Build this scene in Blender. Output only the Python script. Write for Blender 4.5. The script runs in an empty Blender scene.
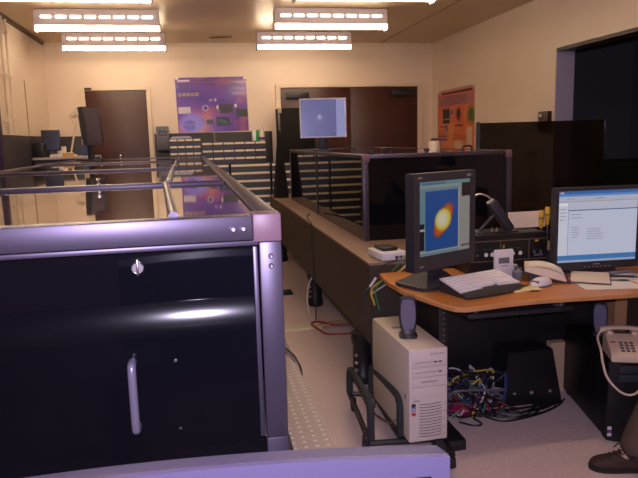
import bpy, bmesh, math, random
from mathutils import Vector, Matrix, Euler
random.seed(4)
SC = bpy.context.scene
COL = SC.collection
# ------------------------------------------------------------------ camera
cam_d = bpy.data.cameras.new('camera'); cam = bpy.data.objects.new('camera', cam_d); COL.objects.link(cam)
cam_d.sensor_width = 36; cam_d.lens = 630.0/638*36; cam_d.clip_start = 0.02; cam_d.clip_end = 60
RIGHT = Vector((0.98091124, -0.19248066, -0.02764661))
DOWN = Vector((-0.0568361, -0.14782515, -0.98737905))
FWD = Vector((0.18596451, 0.97010253, -0.1559432))
m3 = Matrix((RIGHT, -DOWN, -FWD)).transposed()
cam.matrix_world = Matrix.Translation((0, 0, 1.58)) @ m3.to_4x4()
SC.camera = cam
# ------------------------------------------------------------------ world, exposure
w = bpy.data.worlds.new('world'); SC.world = w; w.use_nodes = True
w.node_tree.nodes['Background'].inputs[0].default_value = (0.02, 0.022, 0.035, 1)
w.node_tree.nodes['Background'].inputs[1].default_value = 1.0
SC.view_settings.view_transform = 'Standard'; SC.view_settings.look = 'None'
SC.view_settings.exposure = 0.0; SC.view_settings.gamma = 1.0; SC.view_settings.use_curve_mapping = False
TUBE_STRENGTH = 37.0
SLOT_STRENGTH = 9.0
TUBE_COL = (1.0, 0.76, 0.50)
FLASH_W = 48.0
# the photographer's flash, just above the lens
fl = bpy.data.lights.new('camera_flash', 'AREA'); fl.shape = 'RECTANGLE'; fl.size = 0.06; fl.size_y = 0.04
fl.energy = FLASH_W; fl.color = (0.80, 0.70, 1.0)
flo = bpy.data.objects.new('camera_flash', fl); COL.objects.link(flo)
flo.matrix_world = Matrix.Translation((0.0, -0.03, 1.67)) @ m3.to_4x4()

# ------------------------------------------------------------------ materials
MATS = {}
def mat(name, col, rough=0.5, metal=0.0, emit=None, estr=0.0, var=0.0, vscale=12.0, bump=0.0, bscale=60.0, spec=0.5, coat=0.0, stretch=None):
    if name in MATS: return MATS[name]
    m = bpy.data.materials.new(name); m.use_nodes = True; nt = m.node_tree; N = nt.nodes; L = nt.links
    b = N['Principled BSDF']
    b.inputs['Base Color'].default_value = (*col, 1); b.inputs['Roughness'].default_value = rough
    b.inputs['Metallic'].default_value = metal; b.inputs['Specular IOR Level'].default_value = spec
    b.inputs['Coat Weight'].default_value = coat
    if emit: b.inputs['Emission Color'].default_value = (*emit, 1); b.inputs['Emission Strength'].default_value = estr
    if var or bump:
        tc = N.new('ShaderNodeTexCoord'); mp = N.new('ShaderNodeMapping'); L.new(tc.outputs['Object'], mp.inputs[0])
        if stretch: mp.inputs['Scale'].default_value = stretch
    if var:
        nz = N.new('ShaderNodeTexNoise'); nz.inputs['Scale'].default_value = vscale; nz.inputs['Detail'].default_value = 5
        L.new(mp.outputs[0], nz.inputs[0])
        mr = N.new('ShaderNodeMapRange'); mr.inputs[1].default_value = .25; mr.inputs[2].default_value = .75
        mr.inputs[3].default_value = 1-var; mr.inputs[4].default_value = 1+var; L.new(nz.outputs[0], mr.inputs[0])
        mx = N.new('ShaderNodeMix'); mx.data_type = 'RGBA'; mx.blend_type = 'MULTIPLY'; mx.inputs[0].default_value = 1
        mx.inputs[6].default_value = (*col, 1); L.new(mr.outputs[0], mx.inputs[7]); L.new(mx.outputs[2], b.inputs['Base Color'])
    if bump:
        nb = N.new('ShaderNodeTexNoise'); nb.inputs['Scale'].default_value = bscale; L.new(mp.outputs[0], nb.inputs[0])
        bp = N.new('ShaderNodeBump'); bp.inputs['Strength'].default_value = bump; bp.inputs['Distance'].default_value = 0.002
        L.new(nb.outputs[0], bp.inputs['Height']); L.new(bp.outputs[0], b.inputs['Normal'])
    MATS[name] = m; return m

def layered(name, wd, ht, base, layers, rough=0.4, emit=0.0, noise=None, coat=0.0):
    """flat print on a plate of size wd x ht lying in its local XZ plane; layers in 0..1 coordinates (x right, y up)"""
    m = bpy.data.materials.new(name); m.use_nodes = True; nt = m.node_tree; N = nt.nodes; L = nt.links
    b = N['Principled BSDF']; b.inputs['Roughness'].default_value = rough; b.inputs['Coat Weight'].default_value = coat
    tc = N.new('ShaderNodeTexCoord'); sp = N.new('ShaderNodeSeparateXYZ'); L.new(tc.outputs['Object'], sp.inputs[0])
    def mth(op, a, bb=None):
        n = N.new('ShaderNodeMath'); n.operation = op
        for i, v in enumerate((a, bb)):
            if v is None: continue
            if isinstance(v, (int, float)): n.inputs[i].default_value = v
            else: L.new(v, n.inputs[i])
        return n.outputs[0]
    u = mth('ADD', mth('DIVIDE', sp.outputs[0], wd), .5); v = mth('ADD', mth('DIVIDE', sp.outputs[2], ht), .5)
    rgb = N.new('ShaderNodeRGB'); rgb.outputs[0].default_value = (*base, 1); cur = rgb.outputs[0]
    if noise:
        nz = N.new('ShaderNodeTexNoise'); nz.inputs['Scale'].default_value = noise[0]; L.new(tc.outputs['Object'], nz.inputs[0])
        cr = N.new('ShaderNodeValToRGB'); els = noise[1]
        cr.color_ramp.elements[0].position = els[0][0]; cr.color_ramp.elements[0].color = (*els[0][1], 1)
        cr.color_ramp.elements[1].position = els[-1][0]; cr.color_ramp.elements[1].color = (*els[-1][1], 1)
        for p, c in els[1:-1]:
            e = cr.color_ramp.elements.new(p); e.color = (*c, 1)
        L.new(nz.outputs[0], cr.inputs[0]); cur = cr.outputs[0]
    for ly in layers:
        if ly[0] == 'r':
            _, x0, y0, x1, y1, c = ly
            f = mth('MULTIPLY', mth('MULTIPLY', mth('GREATER_THAN', u, x0), mth('LESS_THAN', u, x1)),
                    mth('MULTIPLY', mth('GREATER_THAN', v, y0), mth('LESS_THAN', v, y1)))
        elif ly[0] == 'e':      # soft ellipse cx cy rx ry softness
            _, cx, cy, rx, ry, soft, ang, c = ly
            du = mth('SUBTRACT', u, cx); dv = mth('SUBTRACT', v, cy)
            ca, sa = math.cos(ang), math.sin(ang)
            p = mth('ADD', mth('MULTIPLY', du, ca), mth('MULTIPLY', dv, sa)); q = mth('SUBTRACT', mth('MULTIPLY', dv, ca), mth('MULTIPLY', du, sa))
            d = mth('SQRT', mth('ADD', mth('POWER', mth('ABSOLUTE', mth('DIVIDE', p, rx)), 2.0), mth('POWER', mth('ABSOLUTE', mth('DIVIDE', q, ry)), 2.0)))
            mr = N.new('ShaderNodeMapRange'); mr.inputs[1].default_value = 1-soft; mr.inputs[2].default_value = 1+soft
            mr.inputs[3].default_value = 1; mr.inputs[4].default_value = 0; L.new(d, mr.inputs[0]); f = mr.outputs[0]
        mx = N.new('ShaderNodeMix'); mx.data_type = 'RGBA'; L.new(f, mx.inputs[0]); L.new(cur, mx.inputs[6]); mx.inputs[7].default_value = (*c, 1)
        cur = mx.outputs[2]
    if emit:
        b.inputs['Base Color'].default_value = (.01, .01, .01, 1)
        L.new(cur, b.inputs['Emission Color']); b.inputs['Emission Strength'].default_value = emit
    else: L.new(cur, b.inputs['Base Color'])
    return m

def textrows(x0, x1, ytop, n, dy, h, c, jit=.3):
    out = []
    for i in range(n):
        y = ytop-i*dy; out.append(('r', x0, y-h, x1-(x1-x0)*random.random()*jit, y, c))
    return out

wall_m = mat('cream_wall_paint', (.74, .60, .475), .42, var=.035, vscale=1.5, bump=.05, bscale=90)
ceil_m = mat('cream_ceiling_paint', (.62, .45, .27), .34, var=.04, vscale=1.2)
floor_m = mat('speckled_vinyl_floor', (.71, .57, .54), .40, var=.13, vscale=55, bump=.02)
wains_m = mat('dark_wainscot_laminate', (.024, .020, .030), .5, var=.1)
trim_m = mat('cream_trim_paint', (.70, .57, .42), .4)
wood_m = mat('dark_red_wood', (.052, .0125, .0085), .40, var=.35, vscale=9, stretch=(6, 6, .45))
black_m = mat('black_painted_steel', (.012, .011, .013), .42, var=.1)
gloss_m = mat('black_acrylic_panel', (.004, .004, .007), .035, spec=.33, bump=.012, bscale=5)
lid_m = mat('smoked_acrylic_lid', (.030, .018, .034), .03, spec=.95, coat=.6, bump=.01, bscale=3)
frame_m = mat('anodised_frame', (.092, .078, .116), .40, metal=.65, var=.06, vscale=5, stretch=(1, 1, 1))
block_m = mat('pink_corner_block', (.18, .10, .135), .45, var=.05)
steel_m = mat('brushed_steel', (.62, .60, .64), .25, metal=1.0)
chrome_m = mat('chrome', (.85, .85, .88), .08, metal=1.0)
tside_m = mat('dark_table_side', (.055, .038, .026), .5, var=.08)
rubber_m = mat('black_rubber', (.013, .013, .014), .65, bump=.1)
foam_m = mat('dark_grey_foam', (.028, .032, .033), .85, bump=.25, bscale=220)
dgrey_m = mat('dark_grey_plastic', (.032, .030, .040), .42, bump=.06, bscale=300)
mgrey_m = mat('violet_grey_plastic', (.055, .046, .092), .5, bump=.12, bscale=350)
beige_m = mat('beige_computer_plastic', (.66, .58, .48), .5, var=.03)
beigef_m = mat('pale_front_plastic', (.68, .60, .57), .5)
slit_m = mat('vent_shadow_plastic', (.24, .20, .19), .7)
desk_m = mat('orange_wood_laminate', (.50, .185, .036), .4, var=.2, vscale=7, stretch=(.6, 8, 1))
deskedge_m = mat('wood_edge_band', (.58, .27, .10), .42, var=.1)
white_m = mat('white_plastic', (.74, .72, .76), .42)
key_m = mat('white_keycaps', (.84, .80, .82), .5)
paper_m = mat('white_paper', (.82, .77, .72), .7, var=.02)
cream_m = mat('cream_page_paper', (.80, .66, .52), .75, var=.05)
yellow_m = mat('pale_yellow_notes', (.80, .70, .33), .7)
gold_m = mat('yellow_screwdriver_handle', (.62, .38, .02), .25)
phone_m = mat('almond_phone_plastic', (.72, .56, .42), .38)
phonekey_m = mat('grey_phone_keys', (.13, .10, .11), .5)
blueg_m = mat('blue_grey_cabinet_paint', (.045, .055, .085), .42, var=.06)
strip_m = mat('cream_label_strip', (.86, .71, .52), .5)
bindark_m = mat('dark_bin_plastic', (.03, .028, .038), .35)
greyb_m = mat('grey_metal_box_paint', (.13, .125, .15), .45)
red_m = mat('red_cable_jacket', (.35, .02, .02), .4)
ycab_m = mat('yellow_cable_jacket', (.62, .42, .05), .4)
bcab_m = mat('blue_cable_jacket', (.03, .05, .16), .4)
gcab_m = mat('green_cable_jacket', (.05, .22, .10), .4)
wcab_m = mat('white_cable_jacket', (.62, .60, .62), .45)
kcab_m = mat('black_cable_jacket', (.01, .01, .011), .45)
mag_m = mat('magenta_bag_plastic', (.30, .015, .07), .4, var=.2)
hood_m = mat('fixture_hood_paint', (.62, .56, .62), .45)
tube_m = mat('fluorescent_tube', (.9, .9, .9), .4, emit=TUBE_COL, estr=TUBE_STRENGTH)
slot_m = mat('fixture_light_slot', (.9, .9, .9), .4, emit=(1, .80, .62), estr=SLOT_STRENGTH)
purple_m = mat('purple_door_trim', (.05, .025, .06), .4)
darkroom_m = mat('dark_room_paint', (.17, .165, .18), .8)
trous_m = mat('brown_trouser_cloth', (.085, .055, .042), .9, bump=.3, bscale=250, var=.1)
shoe_m = mat('dark_brown_suede', (.045, .022, .016), .7, var=.15, bump=.2, bscale=150)
sole_m = mat('shoe_sole_rubber', (.015, .012, .011), .7)
shirt_m = mat('grey_shirt_cloth', (.16, .17, .2), .9, bump=.2, bscale=250)
skin_m = mat('skin', (.52, .32, .24), .55)
hair_m = mat('brown_hair', (.04, .025, .018), .6)
lamp_m = mat('cream_lamp_enamel', (.70, .60, .46), .4)
bluebin_m = mat('blue_plastic_bin', (.05, .08, .18), .4)
green_m = mat('green_carton', (.03, .30, .09), .5)

# smoked see-through acrylic
def smoked():
    m = bpy.data.materials.new('smoked_clear_acrylic'); m.use_nodes = True; nt = m.node_tree; N = nt.nodes; L = nt.links
    for n in list(N):
        if n.type != 'OUTPUT_MATERIAL': N.remove(n)
    t = N.new('ShaderNodeBsdfTransparent'); t.inputs[0].default_value = (.205, .19, .21, 1)
    g = N.new('ShaderNodeBsdfGlossy'); g.inputs['Roughness'].default_value = .06; g.inputs['Color'].default_value = (.6, .6, .6, 1)
    fr = N.new('ShaderNodeFresnel'); fr.inputs[0].default_value = 1.45
    mx = N.new('ShaderNodeMixShader'); L.new(fr.outputs[0], mx.inputs[0]); L.new(t.outputs[0], mx.inputs[1]); L.new(g.outputs[0], mx.inputs[2])
    L.new(mx.outputs[0], N['Material Output'].inputs[0]); return m
smoke_m = smoked()

# optical table top: brushed steel skin with a one inch grid of tapped holes
def breadboard(name, col):
    m = bpy.data.materials.new(name); m.use_nodes = True; nt = m.node_tree; N = nt.nodes; L = nt.links
    b = N['Principled BSDF']; b.inputs['Roughness'].default_value = .45; b.inputs['Metallic'].default_value = .35
    tc = N.new('ShaderNodeTexCoord'); sp = N.new('ShaderNodeSeparateXYZ'); L.new(tc.outputs['Object'], sp.inputs[0])
    def mth(op, a, bb=None):
        n = N.new('ShaderNodeMath'); n.operation = op
        for i, v in enumerate((a, bb)):
            if v is None: continue
            if isinstance(v, (int, float)): n.inputs[i].default_value = v
            else: L.new(v, n.inputs[i])
        return n.outputs[0]
    def cell(s): return mth('SUBTRACT', mth('FRACT', mth('DIVIDE', s, .0254)), .5)
    a, c = cell(sp.outputs[0]), cell(sp.outputs[1])
    d = mth('SQRT', mth('ADD', mth('MULTIPLY', a, a), mth('MULTIPLY', c, c)))
    hole = mth('LESS_THAN', d, .085); ring = mth('LESS_THAN', d, .16)
    m1 = N.new('ShaderNodeMix'); m1.data_type = 'RGBA'; L.new(ring, m1.inputs[0]); m1.inputs[6].default_value = (*col, 1); m1.inputs[7].default_value = (.50, .46, .46, 1)
    m2 = N.new('ShaderNodeMix'); m2.data_type = 'RGBA'; L.new(hole, m2.inputs[0]); L.new(m1.outputs[2], m2.inputs[6]); m2.inputs[7].default_value = (.25, .22, .22, 1)
    L.new(m2.outputs[2], b.inputs['Base Color']); return m
bread_m = breadboard('drilled_steel_table_skin', (.20, .15, .13))

# ------------------------------------------------------------------ mesh helpers
def new(): return bmesh.new()
def T(loc=(0, 0, 0), rot=(0, 0, 0)): return Matrix.Translation(loc) @ Euler(rot).to_matrix().to_4x4()
def box(bm, x0, x1, y0, y1, z0, z1, bev=0, seg=2, X=None):
    vs = [bm.verts.new(p) for p in ((x0, y0, z0), (x1, y0, z0), (x1, y1, z0), (x0, y1, z0), (x0, y0, z1), (x1, y0, z1), (x1, y1, z1), (x0, y1, z1))]
    fs = [bm.faces.new([vs[i] for i in f]) for f in ((3, 2, 1, 0), (4, 5, 6, 7), (0, 1, 5, 4), (1, 2, 6, 5), (2, 3, 7, 6), (3, 0, 4, 7))]
    if bev:
        es = {e for f in fs for e in f.edges}
        r = bmesh.ops.bevel(bm, geom=list(es), offset=bev, segments=seg, profile=.5, affect='EDGES'); vs = list({v for f in r['faces'] for v in f.verts} | {v for v in vs if v.is_valid})
    if X is not None: bmesh.ops.transform(bm, matrix=X, verts=vs)
    return vs
def cyl(bm, p0, p1, r0, r1=None, n=16):
    r1 = r0 if r1 is None else r1; p0 = Vector(p0); p1 = Vector(p1); d = (p1-p0)
    q = d.to_track_quat('Z', 'Y'); a = []; c = []
    for i in range(n):
        t = 2*math.pi*i/n; v = Vector((math.cos(t), math.sin(t), 0))
        a.append(bm.verts.new(p0+q@(v*r0))); c.append(bm.verts.new(p1+q@(v*r1)))
    for i in range(n): bm.faces.new((a[i], a[(i+1) % n], c[(i+1) % n], c[i]))
    bm.faces.new(a[::-1]); bm.faces.new(c); return a+c
def smooth_path(pts, k=6):
    P = [Vector(p) for p in pts]
    if len(P) < 3: return P
    out = []
    Q = [P[0]*2-P[1]]+P+[P[-1]*2-P[-2]]
    for i in range(1, len(Q)-2):
        p0, p1, p2, p3 = Q[i-1:i+3]
        for j in range(k):
            t = j/k
            out.append(.5*((2*p1)+(-p0+p2)*t+(2*p0-5*p1+4*p2-p3)*t*t+(-p0+3*p1-3*p2+p3)*t**3))
    out.append(P[-1]); return out
def tube(bm, pts, r, n=8, k=6):
    P = smooth_path(pts, k); rings = []; up = None
    for i, p in enumerate(P):
        d = (P[min(i+1, len(P)-1)]-P[max(i-1, 0)]); d = d.normalized() if d.length > 1e-9 else Vector((0, 0, 1))
        if up is None: up = Vector((0, 0, 1)) if abs(d.z) < .9 else Vector((1, 0, 0))
        s = d.cross(up).normalized(); up = s.cross(d).normalized()
        rr = r[min(i*len(r)//len(P), len(r)-1)] if isinstance(r, (list, tuple)) else r
        rings.append([bm.verts.new(p+s*rr*math.cos(2*math.pi*j/n)+up*rr*math.sin(2*math.pi*j/n)) for j in range(n)])
    for a, b in zip(rings, rings[1:]):
        for j in range(n): bm.faces.new((a[j], a[(j+1) % n], b[(j+1) % n], b[j]))
    bm.faces.new(rings[0][::-1]); bm.faces.new(rings[-1])
def prism(bm, poly, lo, hi, axis='z', X=None):
    """poly of 2-d points; axis z: (x,y), axis y: (x,z), axis x: (y,z)"""
    def mk(p, h): return {'z': (p[0], p[1], h), 'y': (p[0], h, p[1]), 'x': (h, p[0], p[1])}[axis]
    a = [bm.verts.new(mk(p, lo)) for p in poly]; b = [bm.verts.new(mk(p, hi)) for p in poly]; n = len(poly)
    bm.faces.new(a[::-1]); bm.faces.new(b)
    for i in range(n): bm.faces.new((a[i], a[(i+1) % n], b[(i+1) % n], b[i]))
    if X is not None: bmesh.ops.transform(bm, matrix=X, verts=a+b)
    return a+b
def lathe(bm, prof, c=(0, 0, 0), n=20, X=None):
    c = Vector(c); rings = []
    for r, z in prof: rings.append([bm.verts.new(c+Vector((r*math.cos(2*math.pi*i/n), r*math.sin(2*math.pi*i/n), z))) for i in range(n)])
    for a, b in zip(rings, rings[1:]):
        for i in range(n): bm.faces.new((a[i], a[(i+1) % n], b[(i+1) % n], b[i]))
    bm.faces.new(rings[0][::-1]); bm.faces.new(rings[-1])
    vs = [v for r in rings for v in r]
    if X is not None: bmesh.ops.transform(bm, matrix=X, verts=vs)
def loft(bm, sections, cap=True):
    R = [[bm.verts.new(p) for p in s] for s in sections]; n = len(R[0])
    for a, b in zip(R, R[1:]):
        for i in range(n): bm.faces.new((a[i], a[(i+1) % n], b[(i+1) % n], b[i]))
    if cap: bm.faces.new(R[0][::-1]); bm.faces.new(R[-1])
def obj(name, bm, m, parent=None, smooth=False, loc=None, rot=None, label=None, mods=None):
    bmesh.ops.recalc_face_normals(bm, faces=bm.faces)
    me = bpy.data.meshes.new(name); bm.to_mesh(me); bm.free()
    if smooth:
        me.polygons.foreach_set('use_smooth', [True]*len(me.polygons))
        try: me.set_sharp_from_angle(angle=math.radians(40))
        except Exception: pass
    me.materials.append(m)
    o = bpy.data.objects.new(name, me); COL.objects.link(o)
    if parent: o.parent = parent
    if loc is not None: o.location = loc
    if rot is not None: o.rotation_euler = rot
    if label: o['label'] = label
    return o
def tag(o, label, cat, group=None, kind=None):
    o['label'] = label; o['category'] = cat
    if group: o['group'] = group
    if kind: o['kind'] = kind
    return o
def thing(name, label, cat, loc=(0, 0, 0), rotz=0, group=None):
    o = bpy.data.objects.new(name, None); COL.objects.link(o); o.location = loc; o.rotation_euler = (0, 0, rotz); o.empty_display_size = .05
    return tag(o, label, cat, group)
def struct(name, bm, m, parent=None, smooth=False):
    o = obj(name, bm, m, parent, smooth)
    if not parent: o['kind'] = 'structure'
    return o
def bx(name, m, parent, *a, bev=0, X=None, smooth=None, label=None):
    b = new(); box(b, *a, bev=bev, X=X); return obj(name, b, m, parent, smooth=bool(bev) if smooth is None else smooth, label=label)
def dup(root, loc=None, rotz=None, label=None):
    r = root.copy(); COL.objects.link(r)
    if loc is not None: r.location = loc
    if rotz is not None: r.rotation_euler = (0, 0, rotz)
    if label: r['label'] = label
    for ch in list(root.children):
        c = ch.copy(); COL.objects.link(c); c.parent = r
        for g in list(ch.children):
            d = g.copy(); COL.objects.link(d); d.parent = c
    return r
def share(src, parent, loc, rot=None):
    o = bpy.data.objects.new(src.name.split('.')[0], src.data); COL.objects.link(o); o.parent = parent; o.location = loc
    if rot: o.rotation_euler = rot
    return o
def plate(name, wd, ht, t, m, parent, loc, rot=(0, 0, 0), bev=0):
    b = new(); box(b, -wd/2, wd/2, -t/2, t/2, -ht/2, ht/2, bev=bev); return obj(name, b, m, parent, loc=loc, rot=rot)

# ================================================================== the room
XL, XR, YB, YF, ZC = -1.90, 3.56, 9.2, -3.0, 2.95
b = new(); box(b, XL-.2, 6.4, YF-.2, YB+.2, -.1, 0); struct('floor', b, floor_m)
b = new(); box(b, XL-.2, 6.4, YF-.2, YB+.2, ZC, ZC+.1); ceiling = struct('ceiling', b, ceil_m)
seam_m = mat('ceiling_joint', (.30, .20, .12), .6)
for i, x in enumerate((-1.86, 2.75)):
    bx('joint_strip', seam_m, ceiling, x-.008, x+.008, YF, YB-.02, ZC-.006, ZC+.01)
b = new(); box(b, XL, XR, YB, YB+.15, 0, ZC); wall_back = struct('wall_back', b, wall_m)
b = new(); box(b, XL-.15, XL, YF, YB+.15, 0, ZC); wall_left = struct('wall_left', b, wall_m)
b = new(); box(b, XL, 6.4, YF-.15, YF, 0, ZC); struct('wall_front', b, wall_m)
OY0, OY1, OZ = 2.9, 5.86, 2.405            # opening to the dark room
b = new()
box(b, XR, XR+.2, OY1, YB+.15, 0, ZC); box(b, XR, XR+.2, YF, OY0, 0, ZC); box(b, XR, XR+.2, OY0, OY1, OZ, ZC)
struct('wall_right', b, wall_m)
b = new(); box(b, XR+.004, XR+.199, OY1-.008, OY1-.001, 0, OZ-.03); struct('trim_6', b, mat('jamb_flash_tint', (.46, .42, .60), .45))  # violet light of the flash on the jamb, put into its colour
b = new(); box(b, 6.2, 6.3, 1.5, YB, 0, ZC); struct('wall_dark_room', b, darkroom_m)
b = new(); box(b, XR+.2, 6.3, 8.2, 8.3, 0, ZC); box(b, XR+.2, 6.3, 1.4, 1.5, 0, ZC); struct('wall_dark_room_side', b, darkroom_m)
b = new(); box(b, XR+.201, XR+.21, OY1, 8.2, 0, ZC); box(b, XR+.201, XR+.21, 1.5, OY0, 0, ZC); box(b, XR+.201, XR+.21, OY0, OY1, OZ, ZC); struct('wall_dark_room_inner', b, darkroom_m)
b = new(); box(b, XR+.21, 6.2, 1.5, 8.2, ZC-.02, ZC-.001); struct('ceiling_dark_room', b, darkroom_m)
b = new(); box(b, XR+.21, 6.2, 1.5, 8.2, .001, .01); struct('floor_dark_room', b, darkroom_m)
b = new(); box(b, XR+.01, XR+.2, OY0, OY1, OZ-.03, OZ-.001); struct('trim_1', b, mat('dark_brown_header', (.05, .03, .022), .5))
# wainscot: dark panels with narrow joints
def panels(name, n, axis, lo, hi, at, z1, skip=()):
    root = None
    w_ = (hi-lo)/n
    par = bpy.data.objects.new(name, None); COL.objects.link(par); par['kind'] = 'structure'
    for i in range(n):
        if i in skip: continue
        a, c = lo+i*w_+.004, lo+(i+1)*w_-.004
        if axis == 'x': bx('panel', wains_m, par, a, c, at-.018, at-.001, .1, z1, bev=.003)
        else: bx('panel', wains_m, par, at+.001, at+.018, a, c, .1, z1, bev=.003)
    return par
panels('trim_wainscot_left', 6, 'y', 2.0, 9.17, XL, 1.715)
panels('trim_wainscot_back', 2, 'x', -.54, 1.12, YB, 1.72)
panels('trim_wainscot_back_corner', 1, 'x', XL+.02, -1.50, YB, 1.715)
for nm, a in (('baseboard_left', (XL+.001, XL+.02, YF, YB-.02, 0, .095)), ('baseboard_back', (XL+.03, -1.52, YB-.02, YB-.001, 0, .095)), ('baseboard_right', (XR-.015, XR-.001, OY1+.02, YB-.02, 0, .1))):
    b = new(); box(b, *a); struct(nm, b, black_m)
b = new(); box(b, XL, XR, YB-.025, YB-.001, ZC-.05, ZC-.001); struct('trim_2', b, trim_m)
b = new(); box(b, XL+.001, XL+.02, YF, YB-.03, ZC-.035, ZC-.012); struct('trim_joint_shadow', b, mat('painted_joint_shadow', (.12, .07, .04), .6))  # shadow in the wall and ceiling joint, put in as a dark strip
# left door (single dark leaf)
d1 = bpy.data.objects.new('door_1', None); COL.objects.link(d1); d1['kind'] = 'structure'; d1.location = (-1.01, YB, 0)
bx('leaf', wood_m, d1, -.40, .40, -.04, -.005, .01, 2.315, bev=.003)
for s in (-1, 1): bx('jamb', trim_m, d1, s*.43-.028, s*.43+.028, -.05, -.002, 0, 2.35)
bx('head', trim_m, d1, -.4, .4, -.05, -.002, 2.32, 2.36)
bx('sign_plate', black_m, d1, -.40, -.31, -.06, -.05, 2.325, 2.355)
b = new(); cyl(b, (.33, -.10, 1.0), (.33, -.04, 1.0), .03); obj('door_knob', b, steel_m, d1, True)
# double door
d2 = bpy.data.objects.new('door_2', None); COL.objects.link(d2); d2['kind'] = 'structure'; d2.location = (2.282, YB, 0)
for s in (-1, 1):
    x0, x1 = (-1.03, -.004) if s < 0 else (.004, 1.03)
    lf = bx('leaf', wood_m, d2, x0, x1, -.035, -.005, .01, 2.32, bev=.003)
    bx('jamb', trim_m, d2, s*1.065-.033, s*1.065+.033, -.06, -.002, 0, 2.37)
bx('head', trim_m, d2, -1.03, 1.03, -.06, -.002, 2.325, 2.37)
bx('door_closer', black_m, d2, -.95, -.62, -.10, -.036, 2.17, 2.26, bev=.008)
bx('door_closer', black_m, d2, .62, .95, -.10, -.036, 2.19, 2.28, bev=.008)
# left wall: purple door trim and conduits
b = new(); box(b, XL+.001, XL+.05, 6.72, 6.80, 0, 2.45); struct('trim_4', b, purple_m)
for i, (y, r) in enumerate(((7.10, .022), (7.28, .016))):
    b = new(); cyl(b, (XL+.05, y, 1.73), (XL+.05, y, ZC-.05), r, n=12)
    c = tag(obj('conduit', b, trim_m, smooth=True), ('thick' if i == 0 else 'thin')+' cream conduit running up the left wall', 'conduit', 'wall conduits')
    for z in (1.85, 2.3, 2.75): bx('clip', trim_m, c, XL+.002, XL+.05+r+.004, y-r-.006, y+r+.006, z, z+.03)
b = new(); box(b, XL+.002, XL+.012, 8.02, 8.032, 1.73, 2.35); struct('trim_5', b, mat('tan_joint', (.42, .28, .17), .6))
# wall vent slot near ceiling
t = thing('air_vent', 'dark narrow air slot in the ceiling near the back wall', 'vent', (.42, 8.66, ZC-.012), -.35)
bx('frame', seam_m, t, -.15, .15, -.025, .025, 0, .011); bx('slot', mat('vent_dark', (.02, .008, .006), .7), t, -.14, .14, -.018, .018, -.006, 0)
# switch box on the right wall
t = thing('switch_box', 'small black switch box beside the dark opening', 'switch', (XR-.001, 5.99, 1.59))
bx('housing', mat('dark_brown_box', (.035, .018, .014), .4), t, -.05, 0, -.09, .09, 0, .21, bev=.006)
bx('rocker', white_m, t, -.056, -.05, .02, .06, .155, .185)

# ------------------------------------------------------------------ ceiling lights
def fixture():
    t = thing('ceiling_light', 'x', 'ceiling light', (0, 0, 0), 0, 'fluorescent ceiling lights')
    L2 = .60
    b = new(); prism(b, [(-.080, .04), (.080, .04), (.062, .19), (-.062, .19)], -L2, L2, 'x'); obj('hood', b, hood_m, t)
    for s in (-1, 1):
        b = new(); prism(b, [(-.083, .037), (.083, .037), (.064, .19), (-.064, .19)], s*L2-.006 if s > 0 else -L2-.006, s*L2+.006, 'x'); obj('end_plate', b, hood_m, t)
        bx('lamp_holder', hood_m, t, s*.61-.008, s*.61+.008, -.07, .07, -.018, .06, bev=.004)
    bx('ballast_cover', hood_m, t, -L2, L2, -.05, .05, .19, .2)
    b = new(); cyl(b, (-.605, -.045, .010), (.605, -.045, .010), .0215, n=14); obj('tube', b, tube_m, t, True)
    sl = None
    for i in range(8):
        x = -.49+i*.14
        if sl is None:
            b = new(); box(b, -.05, .05, -.004, .004, -.011, .011); sl = obj('light_slot', b, slot_m, t, loc=(x, -.0718, .122), rot=(-.12, 0, 0))
        else: share(sl, t, (x, -.0718, .122), (-.12, 0, 0))
    bk = []
    for s in (-1, 1):
        b = new(); cyl(b, (s*.4, 0, .19), (s*.4, 0, .209), .03, n=12); obj('mount', b, hood_m, t)
    return t
fx = fixture()
cols = (('left', -.885, 8.37, 'farthest fluorescent light at upper left, close to the back wall'), ('left', -.885, 7.0, 'large fluorescent light at upper left, second from back wall'),
        ('left', -.885, 5.62, 'fluorescent light cut by the picture top at left'), ('right', 1.46, 8.26, 'farthest fluorescent light above the double door'),
        ('right', 1.50, 6.82, 'large fluorescent light at top centre above the enclosure'), ('right', 1.50, 5.44, 'fluorescent light cut by the picture top at centre'),
        ('right', 1.50, 4.05, 'unseen added fluorescent light above the near edge of far table'), ('right', 1.50, 2.66, 'unseen added fluorescent light above the desk front'), ('left', -.885, 4.2, 'unseen added fluorescent light above the near enclosure'))  # these three hang out of view, added to light the desk and floor
for i, (s, x, y, lab) in enumerate(cols):
    if i == 0: fx.location = (x, y, ZC-.209); fx['label'] = lab
    else: dup(fx, (x, y, ZC-.209), 0, lab)

# ================================================================== left optical table and its enclosure
tl = thing('optical_table', 'long optical table with drilled steel top under the near enclosure', 'optical table', (.272, 1.395, 0))
b = new(); prism(b, [(-1.76, 0), (-.092, 0), (-.092, -.15), (0, -.15), (0, 6.545), (-1.76, 6.545)], .885, .9, 'z'); obj('table_top', b, bread_m, tl)
b = new(); prism(b, [(-1.755, .004), (-.088, .004), (-.088, -.146), (-.004, -.146), (-.004, 6.54), (-1.755, 6.54)], .52, .885, 'z'); obj('side_skin', b, tside_m, tl)
for x in (-1.55, -.22):
    for y in (.5, 3.2, 6.0):
        b = new(); lathe(b, [(.13, 0), (.13, .03), (.10, .05), (.10, .44), (.12, .46), (.12, .52)], (x, y, 0)); obj('leg', b, black_m, tl, True)

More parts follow.
